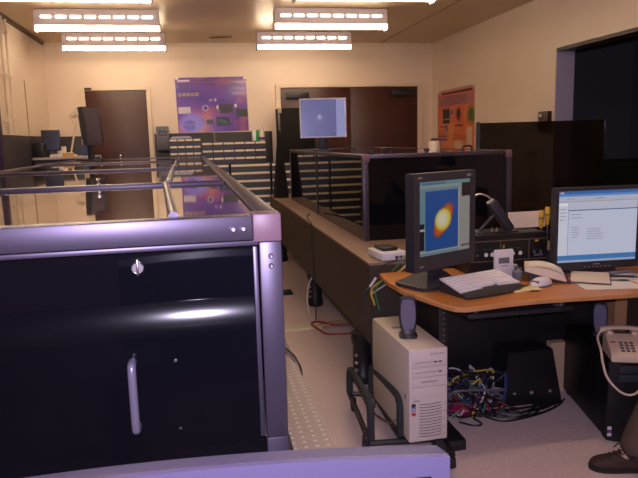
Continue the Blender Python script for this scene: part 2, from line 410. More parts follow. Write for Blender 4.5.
bx('enclosure_skirt', mat('black_skirt_panel', (.0035, .0035, .006), .19, spec=.28), tl, -1.57, -.146, -.026, -.006, .45, .899)  # lower run of the enclosure's front panel and post, grouped with the table
bx('skirt_post', frame_m, tl, -.1445, -.0945, -.0225, -.003, .45, .899, bev=.003)
EH = .522
el = thing('laser_enclosure', 'long low black enclosure with framed glossy lids, nearest the camera', 'enclosure', (.178, 1.372, .9), math.radians(.55))
EW, EL_ = 1.53, 6.45
BAYS = [0, 1.26, 2.95, 4.72, EL_]
def bolt(parent, loc, rot, r=.006):
    b = new(); lathe(b, [(r, 0), (r, .003), (r*.72, .005), (r*.45, .005), (r*.40, .0025)], n=14); return obj('bolt', b, steel_m, parent, True, loc=loc, rot=rot)
P5 = .05
bx('front_top_rail', frame_m, el, -EW+.06, -.062, 0, P5, EH-.056, EH-.002, bev=.003)
bx('side_top_rail', frame_m, el, -P5, 0, .062, EL_-.06, EH-P5, EH, bev=.003)
bx('side_top_rail', frame_m, el, -EW, -EW+P5, .062, EL_-.06, EH-P5, EH, bev=.003)
bx('back_top_rail', frame_m, el, -EW+.06, -.062, EL_-P5, EL_, EH-P5, EH, bev=.003)
for x in (-P5, -EW):
    for y in (0, EL_-P5): bx('corner_post', frame_m, el, x, x+P5, y, y+P5 if y else .0195, 0, EH-.062, bev=.003)
for x in (-.062, -EW-.001):
    for y in (-.001, EL_-.061): bx('corner_block', block_m, el, x, x+.063, y, y+.063, EH-.062, EH+.001, bev=.004)
for x in (-.105, -.083): bolt(el, (x, -.0005, EH-.030), (math.pi/2, 0, 0))
for z in (EH-.094, EH-.116): bolt(el, (-.025, -.0005, z), (math.pi/2, 0, 0))
fp = bx('front_panel', gloss_m, el, -EW+P5+.012, -P5-.014, .0122, .0175, .001, EH-.072)
for a in ((-EW+P5, -P5, .0085, .0165, EH-.070, EH-.0585), (-P5-.014, -P5-.003, .0085, .0165, .001, EH-.072), (-EW+P5+.003, -EW+P5+.012, .0085, .0165, .001, EH-.072)):
    bx('gasket_strip', frame_m, fp, *a, bev=.002)
# lock, pull handle, screws on the front panel
def at_front(o): return o
dm = mat('black_door_panel', (.0035, .0035, .006), .165, spec=.24)
b = new(); prof = []
zz = .338; yy = .0105; prof.append((yy, zz))
for k in range(12):
    tl_ = math.radians(25-25*k/11); zz -= .007; yy -= .007*math.tan(tl_); prof.append((yy, zz))
prof += [(yy, .001), (.0118, .001), (.0118, .338)]
YD = yy
prism(b, prof, -EW+P5+.014, -P5-.016, 'x'); obj('door_panel', b, dm, fp, True)
lk = new(); lathe(lk, [(.0135, 0), (.0135, .004), (.0115, .006), (.0115, .0045), (.004, .0045)], n=22)
lock = obj('lock', lk, steel_m, fp, True, loc=(-.312, .012, .418), rot=(math.pi/2, 0, 0))
bx('key', steel_m, lock.parent, -.3145, -.3095, .0035, .0075, .402, .437, bev=.001)
hb = new(); tube(hb, [(-.335, YD+.004, .216), (-.335, YD-.022, .218), (-.335, YD-.034, .206), (-.335, YD-.036, .14), (-.335, YD-.034, .082), (-.335, YD-.022, .070), (-.335, YD+.004, .072)], .0092, 12)
obj('handle', hb, mat('satin_grey_handle', (.17, .155, .22), .33, metal=.3), fp, True)
for (x, z) in ((-.245, .211), (-.243, .054)):
    hb = new(); lathe(hb, [(.0045, 0), (.0035, .003), (.001, .004)], n=12); obj('screw', hb, chrome_m, fp, True, loc=(x, YD+.0005, z), rot=(math.pi/2, 0, 0))
bx('side_panel', gloss_m, el, -.018, -.012, P5, EL_-P5, .005, EH-P5)
bx('side_panel', gloss_m, el, -EW+.012, -EW+.018, P5, EL_-P5, .005, EH-P5)
bx('back_panel', gloss_m, el, -EW+P5, -P5, EL_-.018, EL_-.012, .005, EH-P5)
# lids, cross bars, and short support rods
XD = -.235
for i in range(4):
    y0, y1 = BAYS[i], BAYS[i+1]
    ya, yb = (y0+P5 if i == 0 else y0+.022), (y1-P5 if i == 3 else y1-.022)
    xa, xb = (XD+.004, XD-.052) if i == 0 else (XD-.045, XD-.06) if i == 1 else (XD-.05, XD-.07)
    b = new(); prism(b, [(-EW+P5+.002, ya+.002), (xa-.003, ya+.002), (xb-.003, yb-.002), (-EW+P5+.002, yb-.002)], EH-.016, EH-.008, 'z'); obj('lid', b, lid_m, el)
    b = new(); prism(b, [(xa+.003, ya+.002), (-P5-.002, ya+.002), (-P5-.002, yb-.002), (xb+.003, yb-.002)], EH-.016, EH-.008, 'z'); obj('lid', b, lid_m, el)
    b = new(); cyl(b, (xa, ya, EH-.002), (xb, yb, EH-.002), .012, n=14); obj('support_rod', b, frame_m, el, True)
    if i: 
        bx('cross_bar', frame_m, el, -EW+P5, -P5, y0-.022, y0+.022, EH-.03, EH+.004, bev=.008)
def clamp(x, y, s=1.0):
    b = new(); lathe(b, [(.016*s, 0), (.016*s, .01*s), (.006*s, .014*s), (.006*s, .03*s), (.018*s, .034*s), (.018*s, .05*s), (.008*s, .056*s)], n=16); return obj('lid_knob', b, chrome_m, el, True, loc=(x, y, EH+.003))
clamp(-.545, 1.25, .5); clamp(-1.13, 5.9, .85); clamp(-.93, 6.0, .85)
bx('side_hinge', black_m, el, -.35, -.29, 4.69, 4.76, EH+.003, EH+.02, bev=.004)

# ================================================================== right optical table and enclosure
tr = thing('optical_table', 'dark sided optical table carrying the far black enclosure', 'optical table', (.985, 3.575, 0))
bx('table_top', mat('worn_steel_table_skin', (.30, .20, .155), .5, metal=.3, var=.08), tr, 0, 1.40, 0, 5.1, .825, .84)
bx('side_skin', tside_m, tr, .003, 1.397, .003, 5.097, .335, .825)
for (x, y) in ((.02, .26), (1.3, .26), (.08, 2.25), (1.3, 2.25), (.08, 4.6), (1.3, 4.6)):
    b = new(); lathe(b, [(.065, .0), (.075, .012), (.075, .06), (.065, .075), (.065, .26), (.075, .28), (.075, .335)], (x, y, 0)); obj('leg', b, black_m, tr, True)
    if x < .1:
        for k in range(3):
            b = new(); cyl(b, (x-.048, y-.04, .1+k*.05), (x-.058, y-.055, .1+k*.05), .012, n=10); obj('valve', b, steel_m, tr, True)

er = thing('laser_enclosure', 'black enclosure on the far optical table with a monitor on top', 'enclosure', (1.172, 4.37, .84))
RW, RL, RH = 1.146, 3.55, .624
bx('front_top_rail', frame_m, er, .05, RW-.05, 0, .035, RH-.03, RH, bev=.003)
bx('back_top_rail', frame_m, er, .05, RW-.05, RL-.035, RL, RH-.03, RH, bev=.003)
for x in (0, RW-.035): bx('side_top_rail', frame_m, er, x, x+.035, .05, RL-.05, RH-.03, RH, bev=.003)
for x, pm in ((0, frame_m), (RW-.035, frame_m)):
    for y in (0, RL-.04): bx('corner_post', pm, er, x, x+.04, y, y+.04, 0, RH-.052, bev=.003)
for x in (-.001, RW-.046):
    for y in (-.001, RL-.049): bx('corner_block', block_m, er, x, x+.05, y, y+.05, RH-.052, RH+.001, bev=.004)
for z in (.44, .50, .545): bolt(er, (.018, -.0005, z), (math.pi/2, 0, 0), .005)
bx('front_panel', gloss_m, er, .04, RW-.04, .012, .018, .0, RH-.03)
bx('back_panel', gloss_m, er, .04, RW-.04, RL-.018, RL-.012, .0, RH-.03)
for x in (.004, RW-.010): 
    for k in range(2): bx('side_panel', gloss_m, er, x, x+.006, .04+k*1.74, .04+(k+1)*1.735, 0, RH-.03)
bx('middle_post', black_m, er, -.004, .02, 1.76, 1.79, 0, RH-.03)
for k in range(3):
    bx('lid', lid_m, er, .037, RW-.037, .037+k*1.16, .037+(k+1)*1.16-.02, RH-.012, RH-.004)
    hb = new(); tube(hb, [(RW*.2, .3+k*1.16, RH-.004), (RW*.2, .3+k*1.16, RH+.03), (RW*.2+.02, .3+k*1.16, RH+.036), (RW*.2+.055, .3+k*1.16, RH+.036), (RW*.2+.075, .3+k*1.16, RH+.03), (RW*.2+.075, .3+k*1.16, RH-.004)], .007, 8, 3)
    obj('lid_handle', hb, black_m, er, True)
hb = new(); tube(hb, [(.80, .10, RH-.004), (.80, .10, RH+.03), (.82, .10, RH+.038), (.85, .10, RH+.038), (.87, .10, RH+.03), (.87, .10, RH-.004)], .007, 8, 3); obj('lid_handle', hb, black_m, er, True)
for k in range(2): 
    b = new(); lathe(b, [(.012, 0), (.012, .012), (.02, .016), (.02, .03)], n=14); obj('lid_knob', b, black_m, er, True, loc=(.08+.42*k, .06, RH-.004))

# smoked safety screen beside the far enclosure
sx0, sy0, sx1, sy1 = 2.43, 5.20, 3.45, 4.89
ang = math.atan2(sy1-sy0, sx1-sx0); sl_ = math.hypot(sx1-sx0, sy1-sy0)
t = thing('safety_screen', 'smoked see-through acrylic screen standing in front of the dark opening', 'screen', (sx0, sy0, 0), ang)
b = new(); box(b, .02, sl_-.002, -.004, .004, .12, 1.682); obj('acrylic_sheet', b, smoke_m, t)
bx('edge_post', black_m, t, -.012, .02, -.015, .015, 0, 1.69)
bx('bottom_rail', black_m, t, .02, sl_, -.015, .015, .09, .12)
for x in (.0, sl_-.1): bx('foot', black_m, t, x, x+.05, -.2, .2, 0, .09, bev=.006)
# things in the dark room
vb = mat('matt_black_paint', (.004, .004, .004), .9, spec=.1)
t = thing('cabinet', 'black cabinet silhouetted inside the dark room', 'cabinet', (4.35, 5.45, 0), 0)
bx('carcass', vb, t, -.35, .75, -.3, .35, .0, 1.30, bev=.01); bx('shelf_box', vb, t, .1, .75, -.3, .3, 1.30, 1.47, bev=.01)
t = thing('desk_lamp', 'black jointed lamp silhouetted on the dark cabinet', 'lamp', (4.62, 5.45, 1.47), 0)
b = new(); tube(b, [(0, 0, 0), (.0, 0, .06), (-.06, 0, .10), (-.14, 0, .16)], .012, 8, 2); obj('arm', b, black_m, t, True)
b = new(); lathe(b, [(.02, 0), (.045, .02), (.045, .05), (.02, .07)], (-.16, 0, .15)); obj('shade', b, black_m, t, True)
b = new(); lathe(b, [(.06, 0), (.06, .015), (.02, .02)]); obj('base', b, black_m, t, True)

# ================================================================== monitors
def lcd(name, label, loc, rotz, W, H, z0, depth, bez, screen, body, bezel_m=None, base=(.24, .19), tilt=0.0, neck=.045, arch=0.0, chin=0.0, back=True, boff=.02, slope=0.0):
    """panel centre line stands over local (0,0); screen faces -Y; z0 = height of the panel's lower edge above the base"""
    bezel_m = bezel_m or body
    t = thing(name, label, 'monitor', loc, rotz)
    def arc(x): return arch*(1-(2*x/W)**2)
    R = Matrix.Translation((0, 0, z0)) @ Euler((tilt, 0, 0)).to_matrix().to_4x4()
    n = 12
    # shell: front profile with arched top, extruded backwards
    xs = [-W/2+W*i/n for i in range(n+1)]
    prof = [(x, H+arc(x)) for x in xs][::-1]+[(-W/2, 0), (W/2, 0)]
    b = new(); vs = prism(b, prof, -depth/2+.004, depth/2, 'y')
    for v in vs:
        if v.co.y > 0 and v.co.z > H*.5: v.co.z -= slope*depth
    bmesh.ops.transform(b, matrix=R, verts=vs); obj('shell', b, body, t)
    if back:
        b = new(); A = [(-W*.40, depth/2, H*.06), (W*.40, depth/2, H*.06), (W*.40, depth/2, H*.9), (-W*.40, depth/2, H*.9)]
        Bk = [(-W*.28, depth/2+.05, H*.2), (W*.28, depth/2+.05, H*.2), (W*.28, depth/2+.05, H*.78), (-W*.28, depth/2+.05, H*.78)]
        loft(b, [A, Bk]); bmesh.ops.transform(b, matrix=R, verts=b.verts); obj('rear_housing', b, body, t)
    # bezel: four bars in front
    yb0, yb1 = -depth/2-.004, -depth/2+.004
    b = new(); prism(b, [(x, H+arc(x)) for x in xs][::-1]+[(-W/2, H-bez), (W/2, H-bez)], yb0, yb1, 'y', X=R)
    box(b, -W/2, W/2, yb0, yb1, 0, bez+chin, X=R); box(b, -W/2, -W/2+bez, yb0, yb1, bez+chin, H-bez, X=R); box(b, W/2-bez, W/2, yb0, yb1, bez+chin, H-bez, X=R)
    bz = obj('bezel', b, bezel_m, t)
    sw, sh = W-2*bez, H-2*bez-chin
    b = new(); box(b, -sw/2, sw/2, -.001, .001, -sh/2, sh/2)
    s = obj('display', b, screen(sw, sh), t); s.matrix_local = R @ Matrix.Translation((0, -depth/2-.0005, bez+chin+sh/2))
    b = new(); box(b, -neck, neck, depth/2-.005, depth/2+.035, .01, z0+H*.45, bev=.008); obj('neck', b, body, t, True)
    b = new(); prism(b, [(base[0]/2*max(-1, min(1, 1.25*math.cos(a))), boff+base[1]/2*max(-1, min(1, 1.25*math.sin(a)))) for a in [2*math.pi*i/24 for i in range(24)]], 0, .018, 'z'); obj('base', b, body, t)
    return t, R

# foreground monitor whose top edge runs along the bottom of the picture
def scr_off(w_, h_): return mat('dark_screen', (.01, .01, .014), .15)
mf, _ = lcd('computer_monitor', 'violet-grey monitor top edge in the nearest foreground', (.013, .690, .9), math.radians(-4.5), .52, .288, .025, .050, .022, scr_off, mgrey_m, arch=.010, base=(.26, .2), slope=.25)
tc_ = thing('monitor_cart', 'small grey cart carrying the nearest monitor', 'cart', (.013, .70, 0))
bx('cart_top', greyb_m, tc_, -.30, .30, -.20, .22, .875, .9, bev=.005)
for x in (-.27, .27):
    for y in (-.17, .19): bx('leg', black_m, tc_, x-.015, x+.015, y-.015, y+.015, 0, .875)
bx('shelf', greyb_m, tc_, -.285, .285, -.185, .205, .30, .32)

# left desk monitor: blue picture with yellow-red blob
def scr_blob(w_, h_):
    blue = (.006, .085, .36)
    ly = [('r', 0, 0, 1, 1, (.17, .30, .36)), ('r', 0, .91, 1, .95, (.32, .38, .40)), ('r', .79, 0, 1, .93, (.36, .35, .33)),
          ('r', .83, .76, 1, .95, (.004, .004, .005)), ('r', 0, .08, .09, .44, (.006, .006, .007)), ('r', .0, .34, .10, .37, (.5, .5, .46)), ('r', 0, .04, .79, .07, (.40, .40, .36)),
          ('r', .11, .06, .77, .87, blue), ('r', .76, .05, .785, .88, (.5, .5, .46)), ('r', .82, .05, 1, .08, (.12, .11, .1)),
          ('e', .46, .46, .27, .135, .10, .92, (.22, .03, .02)), ('e', .46, .46, .245, .12, .14, .92, (.62, .13, .01)),
          ('e', .455, .465, .165, .145, .12, .6, (.78, .45, .03)), ('e', .45, .47, .14, .125, .18, .6, (.85, .74, .16)), ('e', .44, .475, .09, .085, .35, .6, (.86, .82, .62)),
          ('r', .84, .40, .98, .405, (.2, .2, .18)), ('r', .84, .30, .98, .305, (.2, .2, .18)), ('r', .05, .955, .5, .985, (.10, .2, .28))]
    return layered('heat_map_display', w_, h_, blue, ly, .2, emit=.46)
m1, R1 = lcd('computer_monitor', 'dark monitor showing a yellow and red blob on blue', (1.250, 3.100, .782), math.radians(26), .470, .500, .115, .055, .043, scr_blob, dgrey_m, base=(.29, .26), chin=.035, boff=.10)
b = new(); loft(b, [[(-.13, -.02, .018), (.13, -.02, .018), (.12, .21, .018), (-.12, .21, .018)], [(-.07, .035, .075), (.07, .035, .075), (.06, .12, .075), (-.06, .12, .075)]]); obj('base_hump', b, dgrey_m, m1)
bx('brand_plate', mat('tan_badge', (.35, .22, .14), .4), m1, -.205, -.175, -.0335, -.031, .115+.475, .115+.483)
bx('brand_plate', mat('grey_badge', (.25, .25, .28), .4), m1, -.195, -.165, -.0335, -.031, .115+.022, .115+.029)
bx('indicator', mat('grey_badge', (.25, .25, .28), .4), m1, .165, .195, -.0335, -.031, .115+.470, .115+.482)

# right desk monitor: mail window
def scr_mail(w_, h_):
    g = (.33, .33, .42)
    ly = [('r', 0, 0, 1, 1, (.50, .52, .66)), ('r', 0, .955, 1, 1, (.04, .12, .36)), ('r', 0, .925, 1, .957, (.09, .24, .55)), ('r', 0, .86, 1, .925, (.42, .44, .56)), ('r', 0, .845, 1, .86, (.40, .33, .36)),
          ('r', 0, .10, .125, .84, (.56, .57, .66)), ('r', 0, .80, .125, .83, (.72, .74, .82)), ('r', .125, .725, 1, .738, (.06, .10, .22)), ('r', .125, .74, 1, .84, (.46, .48, .60)), ('r', .12, .10, .127, .83, (.25, .27, .36)),
          ('r', 0, .03, 1, .10, (.05, .17, .42)), ('r', 0, 0, 1, .03, (.30, .36, .52)),
          ('r', .02, .965, .06, .99, (.5, .55, .7)), ('r', .45, .885, .58, .897, (.25, .26, .36)), ('r', .1, .885, .2, .897, (.3, .31, .4))]
    ly += textrows(.15, .30, .68, 2, .05, .012, g) + textrows(.17, .27, .50, 5, .035, .012, g) + textrows(.36, .60, .47, 5, .035, .012, g) + textrows(.02, .10, .76, 4, .05, .014, g)
    return layered('mail_window_display', w_, h_, (.5, .5, .6), ly, .2, emit=.82)
m2, _ = lcd('computer_monitor', 'black monitor with a pale blue mail window at right', (2.225, 3.205, .782), math.radians(-3), .518, .470, .022, .050, .019, scr_mail, dgrey_m, base=(.30, .22), chin=.026, boff=.09)
bx('logo', mat('grey_badge', (.25, .25, .28), .4), m2, -.02, .02, -.031, -.0285, .022+.026, .022+.033)
for k in range(7): bx('button', mat('grey_badge', (.25, .25, .28), .4), m2, -.075+k*.025, -.065+k*.025, -.0315, -.0285, .022+.012, .022+.017)
bx('brand_plate', mat('grey_badge', (.25, .25, .28), .4), m2, -.245, -.205, -.031, -.0285, .022+.445, .022+.451)

# lavender monitor on the far enclosure
def scr_lav(w_, h_):
    ly = [('r', .80, 0, 1, 1, (.38, .38, .72)), ('e', .42, .50, .12, .14, .5, 0, (.20, .20, .42)), ('e', .42, .52, .045, .055, .5, 0, (.42, .42, .68)), ('e', .42, .56, .02, .02, .5, 0, (.6, .6, .8)),
          ('r', 0, 0, .012, 1, (.12, .12, .3)), ('r', .66, .02, .70, .10, (.12, .12, .3)), ('r', .73, .02, .76, .10, (.12, .12, .3))]
    return layered('lavender_display', w_, h_, (.17, .17, .40), ly, .2, emit=.62)
m3_, _ = lcd('computer_monitor', 'silver-framed monitor with a lavender screen in front of double door', (1.272, 6.25, 1.4625), math.radians(-7), .462, .385, .135, .045, .012, scr_lav, black_m, bezel_m=mat('silver_bezel', (.48, .44, .55), .35), base=(.20, .18))
# edge-on monitor at the far left, on the near enclosure
m4, _ = lcd('computer_monitor', 'dark monitor turned almost edge-on at far left', (-1.065, 7.25, 1.4185), math.radians(70), .36, .40, .17, .05, .025, lambda a, c: mat('violet_dark_screen', (.035, .03, .06), .2), dgrey_m, base=(.26, .2), tilt=-.08)

# ================================================================== the desk and what stands on it
DZ = .78
dk = thing('desk', 'orange wood desk with black frame under two monitors', 'desk', (1.7, 2.7, 0))
def W(p, o=(1.7, 2.7)): return (p[0]-o[0], p[1]-o[1])
front = [(1.14, 2.765), (1.165, 2.715), (1.21, 2.692), (1.30, 2.70), (1.40, 2.716), (1.50, 2.728), (1.62, 2.733), (1.75, 2.727), (1.90, 2.716), (2.1, 2.706), (2.4, 2.70), (2.75, 2.70)]
top = [W(p) for p in front+[(2.75, 3.56), (1.04, 3.56), (1.02, 3.30), (1.035, 3.10)]]
b = new(); prism(b, top, .757, .78, 'z'); obj('desk_top', b, desk_m, dk)
fr2 = [Vector((*W(p), .7685)) for p in [(1.025, 3.32), (1.038, 3.10)]+front]
b = new(); rows = []
for i, p in enumerate(fr2):
    d = (fr2[min(i+1, len(fr2)-1)]-fr2[max(i-1, 0)]).normalized(); nrm = Vector((d.y, -d.x, 0))
    rows.append([p+nrm*.000+Vector((0, 0, .0117)), p+nrm*.004+Vector((0, 0, .008)), p+nrm*.004+Vector((0, 0, -.010)), p+nrm*.0+Vector((0, 0, -.0125)), p-nrm*.006+Vector((0, 0, -.0125)), p-nrm*.006+Vector((0, 0, .0117))])
loft(b, rows); obj('edge_band', b, deskedge_m, dk)
bx('left_leg', black_m, dk, *(1.20-1.7, 1.25-1.7), .30, .80, .06, .757, bev=.004)
bx('left_foot', black_m, dk, 1.18-1.7, 1.27-1.7, .10, .84, 0, .06, bev=.01)
b = new()
for k in range(9): cyl(b, (1.225-1.7, .2995, .70-k*.03), (1.225-1.7, .297, .70-k*.03), .005, n=8)
obj('leg_holes', b, greyb_m, dk)['kind'] = 'stuff'
bx('modesty_panel', black_m, dk, 1.25-1.7, 2.72-1.7, .72, .74, .0, .757)
bx('keyboard_tray', dgrey_m, dk, 1.30-1.7, 1.86-1.7, .16, .50, .668, .690, bev=.008)
bx('tray_lip', mat('blue_grey_lip', (.018, .018, .024), .35), dk, 1.29-1.7, 1.87-1.7, .140, .162, .672, .700, bev=.009)
for x in (1.33, 1.8): bx('tray_bracket', greyb_m, dk, x-1.7, x-1.68, .16, .5, .69, .757)
bx('right_leg', mat('tan_leg_panel', (.42, .24, .13), .5, var=.1), dk, 2.42-1.7, 2.50-1.7, .56, .70, 0, .757)
pm = bx('perforated_bracket', black_m, dk, 1.88-1.7, 2.06-1.7, .70, .715, .46, .62)
b = new()
for i in range(7):
    for j in range(4): cyl(b, (1.90-1.7+i*.022, .6995, .50+j*.022), (1.90-1.7+i*.022, .698, .50+j*.022), .006, n=6)
obj('perforations', b, mat('brown_hole', (.22, .12, .07), .6), pm)['kind'] = 'stuff'

# keyboard
kb = thing('keyboard', 'white-keyed curved keyboard with dark grey palm rest', 'keyboard', (1.435, 2.980, DZ), math.radians(18))
kb.scale = (.87, 1, 1)
b = new(); sec = []
for i in range(17):
    u_ = -1+2*i/16; x = u_*.235; bow = .03*math.cos(u_*1.5)
    yf = -.105-.02*(1-u_*u_); sec.append([(x, yf, .002), (x, yf-.004, .012), (x, -.045, .024+bow*.3), (x, .10, .062+bow*.3), (x, .105, .004), (x, 0, .001)])
loft(b, sec); obj('palm_rest', b, dgrey_m, kb, True)
b = new()
for r in range(6):
    for c in range(17):
        x = -.215+c*.0262+(.004 if r % 2 else 0); y = -.035+r*.0225; u_ = x/.235; z = .024+.009*math.cos(u_*1.5)+(y+.045)*.265
        if r == 0 and 4 <= c <= 10 and c != 4: continue
        sx = .0124 if not (r == 0 and c == 4) else .08
        xx = x if not (r == 0 and c == 4) else x+.07
        box(b, xx-sx, xx+sx, y-.0108, y+.0108, z, z+.010)
ks = obj('keys', b, key_m, kb); ks['kind'] = 'stuff'
b = new(); prism(b, [(-.054, .022), (.106, .064), (.106, .072), (-.054, .030)], -.234, .234, 'x'); obj('key_bed', b, white_m, kb)

# small display timer standing on the desk
t = thing('desk_timer', 'small white stand-up timer with a grey display behind keyboard', 'timer', (1.668, 3.215, DZ), math.radians(4))
t.scale = (1.12, 1, 1.1)
bx('case', white_m, t, -.052, .052, -.008, .012, .0, .148, bev=.005)
bx('readout', mat('grey_lcd', (.16, .17, .19), .3), t, -.032, .028, -.0095, -.0075, .078, .108)
bx('caption', mat('grey_print', (.35, .33, .36), .5), t, -.015, .02, -.0088, -.0075, .062, .068)
b = new(); prism(b, [(.012, .0), (.06, .0), (.012, .09)], -.02, .02, 'x'); obj('foot', b, white_m, t)
# round white tape and little glass jar behind the timer
t = thing('tape_roll', 'round white tape roll standing behind the timer', 'tape', (1.752, 3.262, DZ), math.radians(35))
b = new(); cyl(b, (0, -.014, .034), (0, .014, .034), .034, n=24); obj('roll', b, white_m, t, True)
b = new(); cyl(b, (0, -.0145, .034), (0, .0145, .034), .014, n=16); obj('core', b, dgrey_m, t, True)
t = thing('jar', 'small grey glass jar between timer and open book', 'jar', (1.728, 3.165, DZ))
b = new(); lathe(b, [(.026, 0), (.03, .006), (.03, .045), (.022, .054), (.022, .058)], n=20); obj('bowl', b, mat('grey_glass', (.16, .19, .23), .1), t, True)
b = new(); lathe(b, [(.024, .058), (.024, .068), (.018, .07)], n=20); obj('lid', b, steel_m, t, True)
# mouse
t = thing('computer_mouse', 'white and grey mouse in front of the open book', 'mouse', (1.775, 2.995, DZ), math.radians(-60))
t.scale = (1.3, 1.3, 1.15)
def egg(b, sx, sy, sz, z0, n=14, m_=7, flat=0):
    rings = []
    for i in range(m_+1):
        a = math.pi/2*i/m_; r = math.cos(a)**.8 if i < m_ else 0.02; z = z0+sz*math.sin(a)
        rings.append([(sx*r*math.cos(2*math.pi*j/n), sy*r*math.sin(2*math.pi*j/n)*(1-.12*math.sin(2*math.pi*j/n)), z) for j in range(n)])
    loft(b, rings)
b = new(); egg(b, .036, .060, .030, .008); obj('shell', b, white_m, t, True)
b = new(); egg(b, .0375, .0615, .008, .0); obj('skirt', b, greyb_m, t, True)
b = new(); box(b, -.016, .016, -.056, -.028, .016, .030, bev=.004); obj('buttons', b, mat('violet_buttons', (.13, .10, .22), .4), t, True)
# sticky notes
for i, (x, y, a, lab) in enumerate(((1.60, 2.925, .15, 'pale yellow note pad lying in front of the keyboard'), (1.665, 2.915, -.2, 'pale yellow note sheet overlapping the pad near the mouse'))):
    t = bx('note_pad', yellow_m, None, -.045, .045, -.04, .04, 0, .008-.004*i); t.location = (x, y, DZ+.0005+i*.0085); t.rotation_euler = (0, 0, a); tag(t, lab, 'note pad')
t = thing('pen', 'thin dark pen lying across the yellow notes', 'pen', (1.62, 2.955, DZ+.0155), math.radians(-25))
b = new(); cyl(b, (-.05, 0, .004), (.045, 0, .004), .004, n=8); obj('barrel', b, dgrey_m, t); b = new(); cyl(b, (.045, 0, .004), (.06, 0, .004), .004, .001, n=8); obj('tip', b, steel_m, t)
# open book: thick wad of pages curling up, red-edged spine
bk = thing('open_book', 'thick open book with curled cream pages beside the notebook', 'book', (1.872, 3.115, DZ), math.radians(-28))
def slab(x0, x1, y0, y1, lo, hi, n=14):
    b = new(); q = []
    for i in range(n+1):
        u_ = i/n; x = x0+(x1-x0)*u_; q.append([(x, y0, lo(u_)), (x, y1, lo(u_)), (x, y1, hi(u_)), (x, y0, hi(u_))])
    loft(b, q); return b
def under(u_): return .004+.052*max(0.0, 1-u_*1.05)**1.1
def over(u_): return under(u_)+.026+.022*math.sin(math.pi*min(1, u_*.95))-.044*max(0.0, u_-.86)/.14
obj('page_block', slab(-.115, .115, -.085, .085, lambda u_: under(u_)+.003, over), cream_m, bk, True)
obj('cover', slab(-.12, .118, -.09, .09, lambda u_: max(.0005, under(u_)-.003), lambda u_: under(u_)+.003), mat('dark_book_cover', (.03, .02, .03), .4), bk)
obj('support_wad', slab(-.09, .02, -.06, .075, lambda u_: 0.001, lambda u_: max(.006, .004+.052*max(0.0, 1-(.13+u_*.46)*1.05)**1.1-.004)), mat('dark_book_cover', (.03, .02, .03), .4), bk)
b = new(); box(b, .108, .121, -.092, .092, .001, .022, bev=.003); obj('spine', b, mat('dark_red_spine', (.20, .015, .02), .4), bk)
for k in range(3): obj('loose_leaf', slab(-.112+.006*k, .112, -.086, .084-.004*k, lambda u_, k=k: over(u_)+.0008+.0035*k*math.sin(math.pi*u_), lambda u_, k=k: over(u_)+.0018+.0035*k*math.sin(math.pi*u_)), paper_m if k == 2 else cream_m, bk, True)
nb = thing('notebook', 'open dark-edged notebook with a blank cream page', 'notebook', (2.095, 3.045, DZ+.0035), math.radians(-34))
bx('cover', black_m, nb, -.105, .105, -.135, .135, 0, .005); bx('page', cream_m, nb, -.098, .098, -.128, .128, .005, .012)
t = bx('paper_sheet', paper_m, None, -.15, .15, -.105, .105, 0, .0015); t.location = (2.10, 2.905, DZ+.0005); t.rotation_euler = (0, 0, math.radians(-12)); tag(t, 'white paper sheet at the desk edge below the notebook', 'paper')
t = bx('paper_sheet', paper_m, None, -.12, .12, -.10, .10, 0, .0015); t.location = (2.33, 3.0, DZ+.0005); t.rotation_euler = (0, 0, math.radians(-30)); tag(t, 'white paper sheet under the clutter at far right', 'paper')
t = thing('stapler', 'small dark stapler on papers at the right picture edge', 'stapler', (2.29, 3.03, DZ+.0025), math.radians(-25))
bx('base', dgrey_m, t, -.07, .07, -.016, .016, 0, .008); b = new(); box(b, -.07, .06, -.014, .014, .018, .034, bev=.005, X=T((0, 0, .002), (0, -.12, 0))); obj('arm', b, greyb_m, t, True); bx('hinge', steel_m, t, .05, .07, -.016, .016, .008, .028)
for i, (x, y, a, L_) in enumerate(((2.14, 3.20, .05, .14), (2.03, 3.28, -.2, .12))):
    t = thing('pen', ('silver pen lying behind the notebook', 'dark pen lying against the right monitor base')[i], 'pen', (x, y-.03 if i else y, DZ+(.0135 if not i else .0)), a)
    b = new(); cyl(b, (-L_/2, 0, .005), (L_/2, 0, .005), .005, n=8); obj('barrel', b, steel_m if not i else dgrey_m, t)
    b = new(); cyl(b, (L_/2, 0, .005), (L_/2+.012, 0, .005), .004, .001, n=8); obj('tip', b, steel_m, t)

# amplifier with knobs
am = thing('amplifier', 'black bench amplifier with a row of bright knobs', 'amplifier', (1.755, 3.325, DZ))
bx('riser', black_m, am, -.24, .24, .01, .225, 0, .047); bx('case', black_m, am, -.242, .242, .006, .228, .047, .232, bev=.004)
fpn = bx('front_plate', mat('black_faceplate', (.010, .010, .011), .35), am, -.242, .242, -.002, .006, .047, .225)
for z in (.075, .192): bx('trim_line', mat('brown_trim', (.16, .11, .09), .4), fpn, -.242, .242, -.004, -.002, z, z+.005)
bx('divider', mat('brown_trim', (.16, .11, .09), .4), fpn, -.053, -.049, -.004, -.002, .08, .192); bx('divider', mat('brown_trim', (.16, .11, .09), .4), fpn, .125, .129, -.004, -.002, .08, .192)
for i, x in enumerate((-.205, -.15, -.112, -.074, -.025, .015, .062, .15, .19)):
    b = new(); r = .0135 if i not in (0, 7, 8) else .009
    cyl(b, (x, -.002, .120), (x, -.022, .120), r, r*.85, n=14); k = obj('knob', b, black_m, am, True)
    b = new(); cyl(b, (x, -.022, .120), (x, -.0235, .120), r*.9, n=14); obj('cap', b, white_m if i < 7 and i else greyb_m, k, True)
